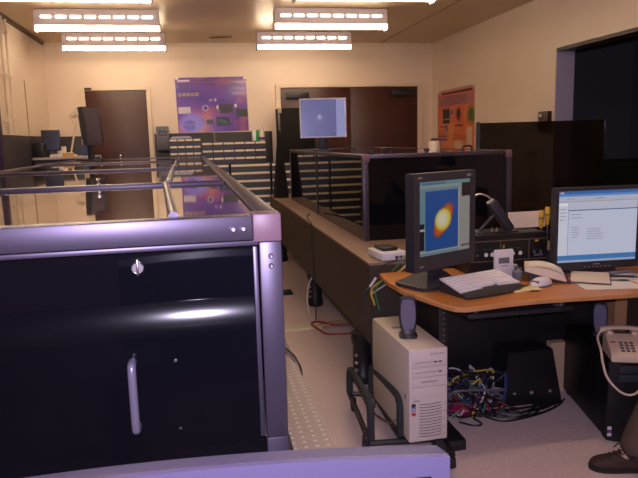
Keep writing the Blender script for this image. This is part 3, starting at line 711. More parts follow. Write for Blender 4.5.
for x in (-.205, -.15, -.112, -.074, .015, .062): bx('caption', mat('green_grey_print', (.06, .09, .07), .5), fpn, x-.012, x+.012, -.0032, -.002, .146, .150)
bx('indicator', ycab_m, fpn, -.035, -.028, -.004, -.002, .150, .168); bx('indicator', ycab_m, fpn, .165, .185, -.004, -.002, .178, .188); bx('badge', greyb_m, fpn, .16, .215, -.004, -.002, .092, .104)
AZ = DZ+.232
# handheld meter on a stand, leaning
t = thing('handheld_meter', 'black handheld instrument propped up on the amplifier', 'meter', (1.735, 3.43, AZ))
Xm = T((0, 0, .0), (0, -.62, 0))
b = new(); box(b, -.026, .026, -.035, .035, .01, .225, bev=.012, X=T((.085, 0, 0), (0, -.62, 0))); obj('body', b, dgrey_m, t, True)
b = new(); tube(b, [(-.12, 0, .004), (-.02, 0, .10)], .009, 8, 1); obj('prop', b, dgrey_m, t, True)
b = new(); box(b, -.15, .11, -.05, .05, 0, .007, bev=.003); obj('foot_plate', b, dgrey_m, t, True)
b = new(); tube(b, [(-.035, 0, .185), (-.07, 0, .215), (-.12, .01, .225), (-.16, .02, .19)], .006, 8); obj('cable', b, steel_m, t, True)
b = new(); cyl(b, (-.018, 0, .172), (-.04, 0, .19), .011, n=12); obj('connector', b, wcab_m, t, True)
b = new()
for x in (-.06, -.03): box(b, x-.005, x+.005, -.052, -.045, .007, .032)
obj('terminals', b, chrome_m, t)
t = thing('paper_stack', 'cream paper stack tilted up behind the handheld instrument', 'paper', (1.965, 3.50, AZ), 0)
b = new(); box(b, -.115, .115, -.012, .012, .0, .098, bev=.002, X=T((0, 0, 0.002), (-.12, 0, 0))); obj('sheets', b, cream_m, t)
# screwdrivers in a block
t = thing('tool_block', 'small dark tool block behind the right monitor', 'tool holder', (2.045, 3.44, DZ)); bx('block', dgrey_m, t, -.04, .04, -.02, .02, 0, .09, bev=.003); bx('rim', steel_m, t, -.041, .041, -.021, .021, .09, .094)
for i, (x, dz) in enumerate(((2.025, 0), (2.065, .018))):
    t = thing('screwdriver', ('shorter', 'taller')[i]+' yellow-handled screwdriver standing beside the right monitor', 'screwdriver', (x, 3.44, DZ+.0945+.0))
    b = new(); cyl(b, (0, 0, 0), (0, 0, .14+dz), .0045, n=8); obj('shaft', b, steel_m, t, True)
    b = new(); lathe(b, [(.008, .14+dz), (.013, .15+dz), (.011, .165+dz), (.0165, .185+dz), (.0165, .235+dz), (.012, .25+dz)], n=10); obj('handle', b, gold_m, t, True)
    b = new(); lathe(b, [(.0172, .20+dz), (.0172, .206+dz)], n=10); obj('band', b, black_m, t)

# white network box on the corner of the far table with adapter and cables
t = thing('network_box', 'white network box on the near corner of the far table', 'network box', (1.145, 3.72, .84), math.radians(6))
bx('case', white_m, t, -.085, .085, -.12, .12, .004, .05, bev=.005)
for x in (-.06, .06):
    for y in (-.09, .09): bx('foot', rubber_m, t, x-.01, x+.01, y-.01, y+.01, 0, .005)
for k in range(3): bx('socket', bcab_m, t, .0+k*.027, .02+k*.027, -.1225, -.1195, .012, .030)
bx('power_adapter', black_m, t, -.055, .05, -.05, .09, .05, .072, bev=.006)
for nm, lab, m_, pts, r in (
    ('cable', 'yellow network cable hanging off the white box', ycab_m, [(1.205, 3.595, .87), (1.215, 3.566, .86), (1.2, 3.562, .80), (1.00, 3.545, .70), (.995, 3.50, .60)], .0055),
    ('cable', 'green network cable hanging beside the yellow one', gcab_m, [(1.180, 3.590, .865), (1.185, 3.566, .85), (1.10, 3.560, .76), (1.012, 3.53, .69), (1.01, 3.45, .58)], .0045),
    ('cable', 'pale cable looping over the white box corner', wcab_m, [(1.228, 3.60, .87), (1.235, 3.568, .84), (1.1, 3.562, .72), (.985, 3.54, .66)], .005),
    ('cable', 'thin dark cable hanging from the table corner toward the floor', kcab_m, [(1.16, 3.59, .865), (1.15, 3.566, .85), (1.02, 3.560, .78), (.975, 3.52, .5), (.965, 3.45, .20), (.96, 3.40, .006)], .004)):
    b = new(); tube(b, pts, r, 8); tag(obj(nm, b, m_, smooth=True), lab, 'cable')
t = thing('cable_plug', 'white loose plug hanging at the left end of the desk', 'plug', (.985, 3.50, .735), .3)
b = new(); cyl(b, (-.02, 0, -.02), (.025, 0, .03), .008, n=10); obj('body', b, wcab_m, t, True); b = new(); tube(b, [(-.02, 0, -.02), (-.05, .01, -.06), (-.06, .02, -.2)], .003, 6); obj('lead', b, bcab_m, t, True)

# ================================================================== floor things by the desk
ct = thing('computer_trolley', 'black castored trolley with foam-covered hoops under the beige tower', 'trolley', (.96, 2.95, 0), 0)
o = (.96, 2.95)
def rel(x, y, z): return (x-o[0], y-o[1], z)
b = new(); tube(b, [rel(.772, 2.835, .085), rel(.822, 3.46, .085)], .016, 8, 1); obj('left_rail', b, black_m, ct, True)
b = new(); tube(b, [rel(.935, 2.83, .085), rel(.955, 3.43, .085)], .014, 8, 1); obj('middle_rail', b, black_m, ct, True)
b = new(); box(b, -.022, .022, -.38, .33, .055, .098, bev=.006, X=T((1.112-o[0], 2.95-o[1], 0), (0, 0, math.radians(-3)))); obj('right_rail', b, black_m, ct, True)
b = new(); tube(b, [rel(.772, 2.835, .085), rel(1.10, 2.80, .085)], .015, 8, 1); obj('cross_rail', b, black_m, ct, True)
b = new(); tube(b, [rel(.822, 3.46, .085), rel(1.10, 3.35, .085)], .015, 8, 1); obj('cross_rail', b, black_m, ct, True)
bx('deck', black_m, ct, .945-o[0], 1.135-o[0], 2.80-o[1], 3.33-o[1], .088, .099)
for (x, xb) in ((.782, .820), (.935, .952)):
    b = new(); tube(b, [rel(x, 2.85, .10), rel(x, 2.85, .235), rel(x+.002, 2.87, .275), rel(x+.006, 2.95, .288), rel(xb-.006, 3.32, .262), rel(xb-.001, 3.42, .245), rel(xb, 3.445, .20), rel(xb, 3.445, .10)], .0195, 12, 5); obj('foam_hoop', b, foam_m, ct, True)
for (x, y) in ((.775, 2.93), (.83, 3.40), (1.128, 2.66), (1.12, 3.22)):
    b = new(); cyl(b, rel(x-.012, y, .03), rel(x+.012, y, .03), .03, n=18); w_ = obj('caster_wheel', b, rubber_m, ct, True)
    b = new(); box(b, x-o[0]-.016, x-o[0]+.016, y-o[1]-.012, y-o[1]+.012, .045, .082, bev=.003); obj('fork', b, black_m, w_, True)
b = new(); tube(b, [rel(.80, 3.2, .25), rel(.84, 3.1, .15), rel(.9, 2.95, .13), rel(.93, 2.9, .16)], .004, 6); obj('strap', b, steel_m, ct, True)

tw = thing('computer_tower', 'beige computer tower standing on the black trolley', 'computer', (1.048, 2.755, .1), math.radians(1.5))
TW, TD, TH = .197, .59, .472
b = new(); box(b, -TW/2, TW/2, .022, TD, 0, TH, bev=.006); obj('case', b, beige_m, tw, True)
b = new(); box(b, -TW/2-.001, TW/2+.001, 0, .022, .002, TH+.001, bev=.007); ff = obj('front_bezel', b, beigef_m, tw, True)
def face(nm, m_, x0, x1, z0, z1, p=ff, d=.003): return bx(nm, m_, p, x0, x1, -d, .001, z0, z1, bev=.0008)
for i, z in enumerate((.385, .335, .285)):
    dr = face('drive_bay', beigef_m, -.082, .088, z, z+.042, d=.004)
    bx('seam', slit_m, dr, -.084, .090, -.0012, .0, z-.0025, z-.0005)
    if i < 2: bx('tray_slot', slit_m, dr, -.07, .07, -.0046, -.0035, z+.022, z+.025)
    for x in ((.035, .058) if i == 0 else (.058,) if i == 1 else ()): bx('button', dgrey_m, dr, x-.005, x+.005, -.0060, -.0035, z+.018, z+.026)
    if i == 2: bx('disk_slot', slit_m, dr, -.04, .045, -.0046, -.0035, z+.022, z+.027); bx('eject_button', beige_m, dr, .03, .045, -.006, -.0035, z+.008, z+.015)
face('blank_plate', beigef_m, -.082, .088, .225, .272)
bx('maker_line', slit_m, ff, -.082, -.045, -.0012, 0, .213, .217)
for i in range(12):
    z = .196-i*.0150
    b = new(); tube(b, [(-.048, -.0008, z), (-.02, -.0012, z-.003), (.02, -.0012, z-.003), (.068, -.0008, z+.001)], .0021, 6, 3); obj('vent_slit', b, slit_m, ff)
for z in (.19, .15, .11, .07, .03): bx('side_notch', slit_m, ff, .078, .088, -.0012, 0, z, z+.003)
for i in range(6): bx('top_lamp', slit_m, ff, .012+i*.012, .018+i*.012, -.0012, 0, .443, .449)
for (z, m_) in ((.192, dgrey_m), (.172, mat('blue_sticker', (.08, .16, .5), .4)), (.148, mat('red_sticker', (.55, .06, .05), .4))): face('sticker', m_, -.088, -.066, z-.008, z+.010, d=.0015)
bx('sticker_white', white_m, ff, -.083, -.071, -.0020, -.0012, .170, .176)
for (x, z) in ((-TW/2, .22),): bx('side_latch', greyb_m, tw, -TW/2-.0015, -TW/2+.001, .05, .062, .21, .235)
bx('top_notch', slit_m, tw, -.055, -.01, .36, .39, TH-.001, TH+.0012)

def speaker(label, loc, rz, h=.2):
    t = thing('speaker', label, 'speaker', loc, rz)
    k = h/.2
    b = new(); s = []
    for z, hw, y0, y1 in ((.0, .036, -.045, .05), (.012, .036, -.045, .05), (.022, .026, -.03, .04), (.05, .031, -.022, .045), (.11, .036, -.012, .05), (.17, .034, .0, .05), (.192, .026, .008, .045), (.2, .012, .014, .038)):
        n = 16; ring = []
        for i in range(n):
            a = 2*math.pi*i/n; cx = max(-1, min(1, 1.2*math.cos(a))); sy = max(-1, min(1, 1.2*math.sin(a)))
            ring.append((hw*1.25*k*cx, ((y0+y1)/2+(y1-y0)/2*sy)*k, z*k))
        s.append(ring)
    loft(b, s); obj('cabinet', b, dgrey_m, t, True)
    b = new(); s = []
    for z, hw, y0 in ((.045, .018, -.026), (.07, .026, -.0215), (.11, .029, -.0145), (.16, .028, -.0045), (.185, .02, .004)):
        hw *= 1.25; s.append([(-hw*k, y0*k, z*k), (hw*k, y0*k, z*k), (hw*k, (y0+.01)*k, z*k), (-hw*k, (y0+.01)*k, z*k)])
    loft(b, s); obj('grille', b, mat('violet_grille_cloth', (.16, .145, .23), .85, bump=.3, bscale=400), t)
    bx('badge', greyb_m, t, -.008*k, .008*k, -.0475*k, -.045*k, .004*k, .009*k)
    return t
speaker('grey oval speaker standing on the beige computer tower', (1.018, 2.965, .5735), math.radians(-14), .205)
# black tower under the desk
bp = thing('computer_tower', 'black computer tower on the floor under the desk, beside the shoe', 'computer', (2.095, 2.685, 0), math.radians(-14))
b = new(); box(b, -.10, .10, .03, .68, .012, .425, bev=.006); obj('case', b, mat('black_case_paint', (.005, .005, .006), .45, spec=.2), bp, True)
b = new(); pr = [(-.10, .03), (-.10, .012), (-.06, -.008), (0, -.014), (.06, -.008), (.10, .012), (.10, .03)]; prism(b, pr, .006, .428, 'z'); bf = obj('front_bezel', b, mat('dark_bezel', (.010, .010, .012), .45, spec=.3), bp, True)
b = new(); cyl(b, (.055, -.006, .205), (.055, -.020, .205), .02, n=20); obj('power_button', b, steel_m, bp, True)
b = new(); cyl(b, (.06, -.006, .29), (.06, -.018, .29), .012, n=16); obj('reset_button', b, greyb_m, bp, True)
for z, m_ in ((.075, white_m), (.057, mat('violet_sticker', (.2, .05, .2), .4)), (.04, white_m)): bx('sticker', m_, bp, -.098, -.078, .0005, .0035, z-.008, z+.008, X=T((0, 0, 0), (0, 0, 0)))
for z in (.33, .375): bx('drive_bay', dgrey_m, bp, -.06, .07, -.019, -.008, z, z+.038, bev=.002)
for x in (-.08, .08):
    for y in (.06, .62): bx('foot', rubber_m, bp, x-.015, x+.015, y-.02, y+.02, 0, .013)
for k in range(5): bx('rear_port', steel_m, bp, -.07, -.03, .68, .684, .08+k*.03, .092+k*.03)
speaker('grey oval speaker in shadow behind the beige telephone', (2.235, 3.14, .4255), math.radians(-28), .185)

# telephone
ph = thing('telephone', 'beige push-button telephone on the black computer tower', 'telephone', (2.122, 2.770, .4285), math.radians(-22))
ph.scale = (1, 1, .86)
b = new(); prism(b, [(-.10, 0), (.10, 0), (.10, .115), (.05, .122), (-.085, .050), (-.10, .040)], -.085, .085, 'x'); bmesh.ops.bevel(b, geom=list(b.edges), offset=.005, segments=2, affect='EDGES'); obj('body', b, phone_m, ph, True)
sl = math.atan2(.122-.050, .135)
def onface(u_, v_, h_=0): return (u_, -.085+v_*math.cos(sl)-h_*math.sin(sl), .050+v_*math.sin(sl)+h_*math.cos(sl))
kbm = new(); box(kbm, -.0085, .0085, -.007, .007, 0, .005, bev=.0015, seg=1); k0 = obj('key', kbm, phonekey_m, ph, loc=onface(-.025, .018), rot=(sl, 0, 0))
for r in range(4):
    for c in range(3):
        if r or c: share(k0, ph, onface(-.025+c*.025, .018+r*.021), (sl, 0, 0))
kp = new(); box(kp, -.012, .012, -.004, .004, 0, .003); obj('line_label', kp, red_m, ph, loc=onface(-.062, .085), rot=(sl, 0, 0))
for s in (-1, 1): bx('cradle', phone_m, ph, s*.06-.014, s*.06+.014, .045, .098, .105, .136, bev=.005)
bx('cradle_gap', phonekey_m, ph, -.045, .045, .055, .085, .11, .122)
b = new(); s = []
for i in range(15):
    u_ = -1+2*i/14; x = u_*.112; e = abs(u_)**3; z = .156-.022*e; hw = .021+.006*e; hh = .012+.010*e; n = 12
    s.append([(x, .066+hw*math.cos(2*math.pi*j/n), z+hh*math.sin(2*math.pi*j/n)) for j in range(n)])
loft(b, s); hs = obj('handset', b, phone_m, ph, True)
b = new(); tube(b, [(-.108, .060, .132), (-.128, .02, .100), (-.125, -.045, .05), (-.120, -.075, -.02), (-.10, -.105, -.10), (-.045, -.135, -.165), (.01, -.14, -.175), (.06, -.125, -.13), (.10, -.10, -.05), (.095, -.05, .02), (.084, -.01, .03)], .0065, 8); obj('cord', b, phone_m, ph, True)

# black power box and clutter under the desk
t = thing('power_box', 'black sloped power box under the desk behind the cables', 'power box', (1.865, 3.225, 0))
b = new(); prism(b, [(-.18, 0), (.20, 0), (.13, .33), (-.15, .33)], .0, .19, 'y'); obj('case', b, black_m, t)
for x in (-.11, .0, .12):
    b = new(); cyl(b, (x, -.004, .075), (x, .001, .075), .011, n=12); obj('terminal', b, chrome_m, t, True)
t = thing('cardboard_box', 'tan cardboard box half hidden between power box and black tower', 'cardboard box', (1.97, 3.415, 0))
bx('carton', mat('tan_card', (.62, .42, .27), .7), t, .10, .20, -.05, .0, 0, .31); bx('flap', mat('tan_card', (.62, .42, .27), .7), t, .10, .20, -.052, .0, .311, .314)
random.seed(11)
ch = thing('cable_heap', 'tangled heap of coloured cables under the desk beside the beige tower', 'cables', (1.505, 3.22, 0))
def wild(n, m_, r, zmax, sx=.19, sy=.09, name='cables', cx=0):
    b = new()
    for i in range(n):
        p = [(cx+random.uniform(-sx, sx), random.uniform(-sy, sy), random.uniform(.012, zmax)) for _ in range(5)]
        p[0] = (p[0][0], p[0][1], .01); p[-1] = (p[-1][0], p[-1][1], .01); tube(b, p, r, 6, 6)
    o_ = obj(name, b, m_, ch, True); o_['kind'] = 'stuff'
wild(26, kcab_m, .0055, .25); wild(7, bcab_m, .006, .24); wild(4, ycab_m, .0055, .27, .13); wild(4, wcab_m, .005, .25, .14); wild(3, gcab_m, .0055, .2); wild(5, greyb_m, .008, .22)
wild(4, red_m, .0055, .16, .16)
wild(14, kcab_m, .0045, .03, .16, .12, cx=-.02); wild(5, greyb_m, .006, .20, .17, .07)
b = new()
for i in range(9):
    x0 = random.uniform(-.05, .12); x1 = random.uniform(.36, .52); ym = -.04-.016*i
    tube(b, [(x0, -.015, .03), (x0+.08, ym*.6, .008), ((x0+x1)/2, ym, .008+.004*(i % 3)), (x1-.06, ym*.6, .008), (x1, -.015, .012)], .0045, 6, 6)
o_ = obj('floor_loops', b, kcab_m, ch, True); o_['kind'] = 'stuff'
t = thing('plastic_bag', 'crumpled dark magenta bag lying among the cables', 'bag', (1.455, 3.205, 0))
b = new(); rings = []
for i in range(8):
    a = math.pi/2*i/7; rings.append([((.11*max(0.0, math.cos(a))**.7+.0)*math.cos(2*math.pi*j/18)*(1+.22*random.uniform(-1, 1)), .06*(max(0.0, math.cos(a))**.7)*math.sin(2*math.pi*j/18)*(1+.22*random.uniform(-1, 1)), .075*math.sin(a)) for j in range(18)])
loft(b, rings); obj('bag_body', b, mag_m, t); b = new(); tube(b, [(.05, 0, .06), (.09, -.03, .08), (.12, -.05, .02)], .008, 6); obj('bag_tie', b, mag_m, t)
fc = [([(1.36, 3.10, .006), (1.42, 3.04, .006), (1.47, 3.05, .006), (1.46, 3.14, .006), (1.54, 3.17, .006), (1.66, 3.12, .006)], 'thin black cable curling in front of the cable heap'),
      ([(1.53, 3.12, .006), (1.60, 3.05, .006), (1.74, 3.06, .006), (1.88, 3.10, .006), (2.00, 3.16, .006), (2.06, 3.205, .006)], 'thin black cable swinging toward the black tower'),
      ([(1.60, 3.20, .015), (1.74, 3.13, .008), (1.90, 3.16, .008), (2.03, 3.19, .01), (2.07, 3.205, .02)], 'thick black cable lying in front of the power box'),
      ([(1.66, 3.22, .03), (1.76, 3.18, .008), (1.92, 3.20, .008), (2.05, 3.212, .01)], 'black cable resting along the power box foot')]
for p, lab in fc:
    b = new(); tube(b, p, .0055, 6); tag(obj('cable', b, kcab_m, smooth=True), lab, 'cable')

# between the tables
t = thing('cable_cover', 'flat pale cable cover strip across the floor between the tables', 'cable cover', (.95, 5.14, 0), math.radians(2))
b = new(); prism(b, [(-.09, 0), (.09, 0), (.06, .012), (-.06, .012)], -.30, .02, 'x'); obj('end_section', b, mat('pale_cover_plastic', (.72, .66, .50), .5), t)
b = new(); prism(b, [(-.09, 0), (.09, 0), (.06, .012), (-.06, .012)], .021, .42, 'x'); obj('middle_section', b, mat('grey_cover_plastic', (.34, .30, .30), .5), t)
for lab, m_, p in (('red cable looping over the floor cable cover', red_m, [(1.22, 5.02, .02), (1.08, 5.06, .022), (.97, 5.20, .022), (.90, 5.14, .022), (.94, 4.98, .012), (.98, 4.88, .006), (1.10, 4.84, .006), (1.22, 4.86, .006)]),
                   ('yellow cable lying along the floor cable cover', ycab_m, [(1.24, 5.16, .018), (1.12, 5.12, .019), (1.0, 5.08, .019), (.93, 5.12, .019)]),
                   ('pale grey cable rising from the floor beside a table leg', wcab_m, [(.93, 5.20, .022), (.92, 5.35, .05), (.93, 5.5, .16), (.97, 5.6, .27), (1.02, 5.66, .33)])):
    b = new(); tube(b, p, .008, 8); tag(obj('cable', b, m_, smooth=True), lab, 'cable')
t = thing('foot_pedal', 'small black foot pedal on the floor between the tables', 'pedal', (.86, 6.35, 0))
b = new(); box(b, -.06, .06, -.05, .05, 0, .02, bev=.006); obj('base', b, black_m, t, True); b = new(); box(b, -.05, .05, -.045, .04, .018, .034, bev=.005, X=T((0, 0, .003), (.12, 0, 0))); obj('treadle', b, black_m, t, True)
b = new(); tube(b, [(.955, 6.05, .88), (.93, 5.9, .842), (.975, 5.3, .847), (.978, 5.05, .83), (.972, 5.02, .7), (.974, 5.0, .45), (.978, 5.06, .30)], .005, 6)
b.free()
b = new(); tube(b, [(1.10, 6.2, .846), (1.02, 5.9, .846), (.99, 5.5, .846), (.976, 5.42, .835), (.972, 5.40, .7), (.970, 5.32, .45), (.972, 5.30, .25), (.96, 5.25, .02)], .005, 6); tag(obj('cable', b, kcab_m, smooth=True), 'black cable draped over the edge of the far table', 'cable')
b = new(); tube(b, [(.225, 2.10, .905), (.262, 1.95, .907), (.276, 1.86, .903), (.281, 1.80, .86), (.283, 1.78, .60)], .004, 6); tag(obj('cable', b, kcab_m, smooth=True), 'short black cable hooked over the drilled table edge', 'cable')

# ================================================================== back of the room
def drawer_cabinet(label, x0, x1, z0, z1, rows, cols, y0=8.86, y1=9.17, m_=blueg_m, stripz=.02, group='drawer cabinets', strip_top=True, gap=.006):
    t = thing('drawer_cabinet', label, 'cabinet', ((x0+x1)/2, y0, z0), 0, group)
    w_ = x1-x0; h_ = z1-z0
    bx('carcass', m_, t, -w_/2, w_/2, .02, y1-y0, 0, h_)
    cw, rh = w_/cols, h_/rows
    d0 = s0 = None
    for r in range(rows):
        for c in range(cols):
            cx = -w_/2+(c+.5)*cw; cz = (r+.5)*rh
            if d0 is None:
                b = new(); box(b, -cw/2+gap/2, cw/2-gap/2, 0, .02, -rh/2+gap/2, rh/2-gap/2, bev=.003, seg=1); d0 = d = obj('drawer', b, m_ if m_ is blueg_m else bindark_m, t, loc=(cx, 0, cz))
                b = new(); box(b, -cw/2+.007, cw/2-.007, -.012, .0, rh/2-gap/2-stripz-.004, rh/2-gap/2-.004, bev=.002, seg=1); s0 = obj('label_strip', b, strip_m, d)
            else:
                d = share(d0, t, (cx, 0, cz)); share(s0, d, (0, 0, 0))
    return t
drawer_cabinet('dark blue wide drawer cabinet visible right of the near enclosure', .48, 1.03, .18, 1.275, 10, 1, stripz=.030)
drawer_cabinet('dark blue wide drawer cabinet behind the near enclosure', -.09, .46, .18, 1.275, 10, 1, stripz=.030)
drawer_cabinet('dark blue wide drawer cabinet beside the left wooden door', -.56, -.11, .18, 1.275, 10, 1, stripz=.030)
drawer_cabinet('dark blue wide drawer cabinet below the black locker', 1.05, 1.68, .18, 1.275, 10, 1, y1=9.12, stripz=.030)
tbase = thing('cabinet_plinth', 'black plinth carrying the blue drawer cabinets', 'plinth', (.235, 8.9, 0)); bx('plinth_box', black_m, tbase, -.795, 1.445, .02, .22, 0, .18); bx('kick_strip', greyb_m, tbase, -.795, 1.445, .012, .02, .02, .05)
drawer_cabinet('dark small-parts bin cabinet with six columns of cream-lipped bins', .105, .985, 1.2755, 1.585, 3, 6, y0=8.90, m_=bindark_m, stripz=.026, gap=.012)
drawer_cabinet('narrow small-parts bin cabinet with cream-lipped bins near the left door', -.33, .095, 1.2755, 1.645, 4, 4, y0=8.92, m_=bindark_m, stripz=.026, gap=.012)
t = thing('parts_tray', 'pale blue tray of small parts on the narrow bin cabinet', 'tray', (-.17, 9.04, 1.6455)); bx('tray', mat('pale_blue_plastic', (.35, .42, .75), .3), t, -.14, .14, -.1, .1, 0, .02, bev=.003); bx('contents', white_m, t, -.12, .12, -.09, .09, .02, .026)
t = thing('wall_box', 'grey metal wall box beside the left wooden door', 'box', (-.42, YB-.019, 1.49)); bx('housing', greyb_m, t, -.085, .085, -.11, 0, 0, .33, bev=.006); bx('label_window', mat('dark_label', (.03, .03, .04), .3), t, -.05, .06, -.113, -.11, .2, .27); bx('name_strip', greyb_m, t, -.03, .05, -.1145, -.113, .22, .245)
t = thing('spray_bottle', 'cream bottle with purple band standing on the right end of the bins', 'bottle', (.945, 9.0, 1.5855)); b = new(); lathe(b, [(.038, 0), (.04, .01), (.04, .12), (.028, .15), (.018, .165)], n=18); obj('body', b, mat('cream_bottle_plastic', (.74, .62, .50), .4), t, True); b = new(); lathe(b, [(.0415, .012), (.0415, .05)], n=18); obj('label_band', b, mat('purple_label', (.10, .05, .22), .5), t, True); b = new(); lathe(b, [(.022, .165), (.022, .185), (.01, .19)], n=14); obj('cap', b, white_m, t, True)
t = thing('carton', 'small white and green carton on top of the bins', 'carton', (.855, 9.03, 1.5855)); bx('box_half', white_m, t, -.045, .005, -.05, .05, 0, .15, bev=.002); bx('green_half', green_m, t, .005, .05, -.05, .05, 0, .15, bev=.002)
# black cloth-like tall cone on the far table end
t = thing('black_cover', 'tall narrow black tapered cover at the far table end', 'cover', (1.085, 8.2, .84))
b = new(); s = []
for z, r in ((0, .098), (.1, .094), (.35, .068), (.6, .045), (.78, .026), (.84, .018), (.87, .006)):
    s.append([(r*math.cos(2*math.pi*i/14)*(1+.06*math.sin(3*i)), r*.9*math.sin(2*math.pi*i/14)*(1+.06*math.cos(5*i)), z) for i in range(14)])
loft(b, s); obj('drape', b, mat('black_felt', (.004, .004, .005), .95), t, True)
b = new(); lathe(b, [(.0985, 0), (.0985, .012)], n=14); obj('hem', b, rubber_m, t)
# dark tall locker in front of the double door
t = thing('locker', 'black equipment locker on a drawer cabinet before the double door', 'locker', (1.42, 8.80, 1.2755))
bx('carcass', mat('matt_black_locker', (.006, .005, .005), .8, spec=.2), t, -.255, .255, .01, .30, 0, .745, bev=.005); bx('door', mat('dark_locker_door', (.009, .007, .007), .7, spec=.2), t, -.235, .245, -.005, .01, .02, .725, bev=.004)
bx('corner_cap', mat('tan_cap', (.45, .35, .25), .5), t, -.262, -.21, -.012, .03, .68, .755, bev=.006); bx('edge_strip', mat('grey_edge', (.10, .09, .10), .4), t, -.262, -.235, -.010, .01, .02, .68)
# posters
def pst1():
    w_, h_ = .985, .755
    dk_ = (.012, .012, .015)
    ly = [('r', 0, .90, 1, .945, (.22, .06, .16)), ('r', .03, .93, .20, .96, (.6, .5, .7)), ('r', .22, .93, .55, .95, (.10, .03, .15))]
    ly += [('r', .02, .66, .33, .73, (.16, .05, .10))]
    for i in range(5): ly += [('e', .055+i*.06, .695, .022, .03, .1, 0, (.45, .30, .30)), ('e', .055+i*.06, .695, .011, .015, .1, 0, dk_)]
    ly += [('r', .46, .56, .50, .60, (.35, .25, .5)), ('r', .53, .56, .56, .61, (.45, .4, .7)), ('r', .46, .66, .58, .67, (.08, .04, .15)), ('r', .02, .35, .19, .47, (.55, .48, .52)),
           ('e', .40, .44, .042, .055, .1, 0, (.5, .42, .6)), ('e', .40, .44, .03, .04, .1, 0, (.06, .03, .2)), ('r', .60, .34, .79, .50, dk_), ('r', .54, .41, .60, .49, dk_), ('e', .57, .45, .015, .04, .1, 0, (.7, .6, .65)), ('e', .83, .47, .018, .035, .1, 0, (.7, .6, .65)),
           ('r', .83, .26, 1, .41, dk_), ('r', .54, .10, .74, .27, dk_), ('e', .64, .19, .07, .03, .4, -.5, (.02, .08, .05)), ('r', .40, .14, .50, .23, (.03, .02, .03)), ('r', .29, .13, .39, .26, (.22, .14, .15)),
           ('e', .20, .17, .16, .18, .25, 0, (.22, .16, .70)), ('e', .16, .13, .09, .10, .2, 0, (.10, .05, .45)), ('r', .06, .14, .28, .145, (.4, .3, .6))]
    ly += textrows(.05, .5, .86, 3, .035, .01, (.14, .04, .12)) + textrows(.6, .95, .86, 5, .03, .008, (.08, .03, .16)) + textrows(.78, .97, .20, 5, .03, .008, (.30, .10, .08))
    return layered('purple_poster_print', w_, h_, (.1, .05, .3), ly, .25, noise=(2.1, [(.35, (.060, .018, .30)), (.52, (.13, .03, .33)), (.64, (.36, .09, .20)), (.74, (.52, .22, .12))]), coat=.15), w_, h_
pm_, w_, h_ = pst1()
t = thing('poster', 'purple and orange science poster above the drawer cabinets', 'poster', (.285, YB-.006, 1.73))
plate('sheet', w_, h_, .004, pm_, t, (0, 0, h_/2), (0, math.radians(-.7), 0))
for s in (-1, 1): bx('tape', paper_m, t, s*.47-.02, s*.47+.02, -.004, -.002, h_-.03, h_+.005)
def pst2():
    w_, h_ = 1.25, .84
    o1 = (.62, .13, .06)
    ly = [('r', 0, .93, 1, 1, (.55, .22, .18)), ('r', .12, .92, .95, .955, (.10, .02, .03)), ('r', .02, .72, .98, .90, (.42, .16, .17)), ('r', .16, .44, .36, .68, (.02, .015, .02)), ('r', .38, .55, .46, .68, (.5, .38, .34)), ('r', .40, .58, .44, .66, (.02, .015, .02)),
          ('e', .60, .58, .06, .10, .3, 0, (.12, .02, .02)), ('r', .16, .50, .36, .52, (.4, .2, .2)), ('e', .27, .36, .045, .05, .2, 0, (.10, .16, .32)), ('e', .93, .55, .10, .13, .4, 0, (.08, .14, .03)), ('r', .50, .38, .72, .41, (.12, .03, .03)), ('r', .08, .38, .30, .40, (.15, .04, .05)), ('r', .04, .15, .28, .19, (.10, .08, .2)), ('r', .04, .21, .28, .24, (.15, .05, .12)),
          ('r', .82, .02, .95, .36, (.60, .45, .35)), ('e', .60, .08, .12, .08, .3, 0, (.65, .45, .3))]
    ly += textrows(.05, .95, .885, 6, .026, .010, (.20, .06, .08)) + textrows(.45, .85, .36, 7, .03, .009, (.30, .06, .04)) + textrows(.05, .35, .32, 4, .03, .009, (.3, .06, .05))
    return layered('orange_poster_print', w_, h_, o1, ly, .4, noise=(2.5, [(.3, (.52, .10, .07)), (.5, (.66, .16, .06)), (.7, (.72, .26, .09))])), w_, h_
pm_, w_, h_ = pst2()
t = thing('poster', 'orange-red science poster on the right wall near the corner', 'poster', (XR-.005, 8.33, 1.385), -math.pi/2)
plate('sheet', w_, h_, .004, pm_, t, (0, 0, h_/2))
for s in (-1, 1): bx('tape', paper_m, t, s*.6-.02, s*.6+.02, -.004, -.002, h_-.03, h_+.005)
t = thing('figurine', 'small white jar with a dark lid beside the orange poster', 'jar', (2.17, 5.55, 1.4605)); b = new(); lathe(b, [(.05, 0), (.05, .07), (.03, .08)], n=16); obj('pot', b, mat('cream_bottle_plastic', (.74, .62, .50), .4), t, True); b = new(); lathe(b, [(.034, .08), (.034, .1)], n=16); obj('lid', b, dgrey_m, t)
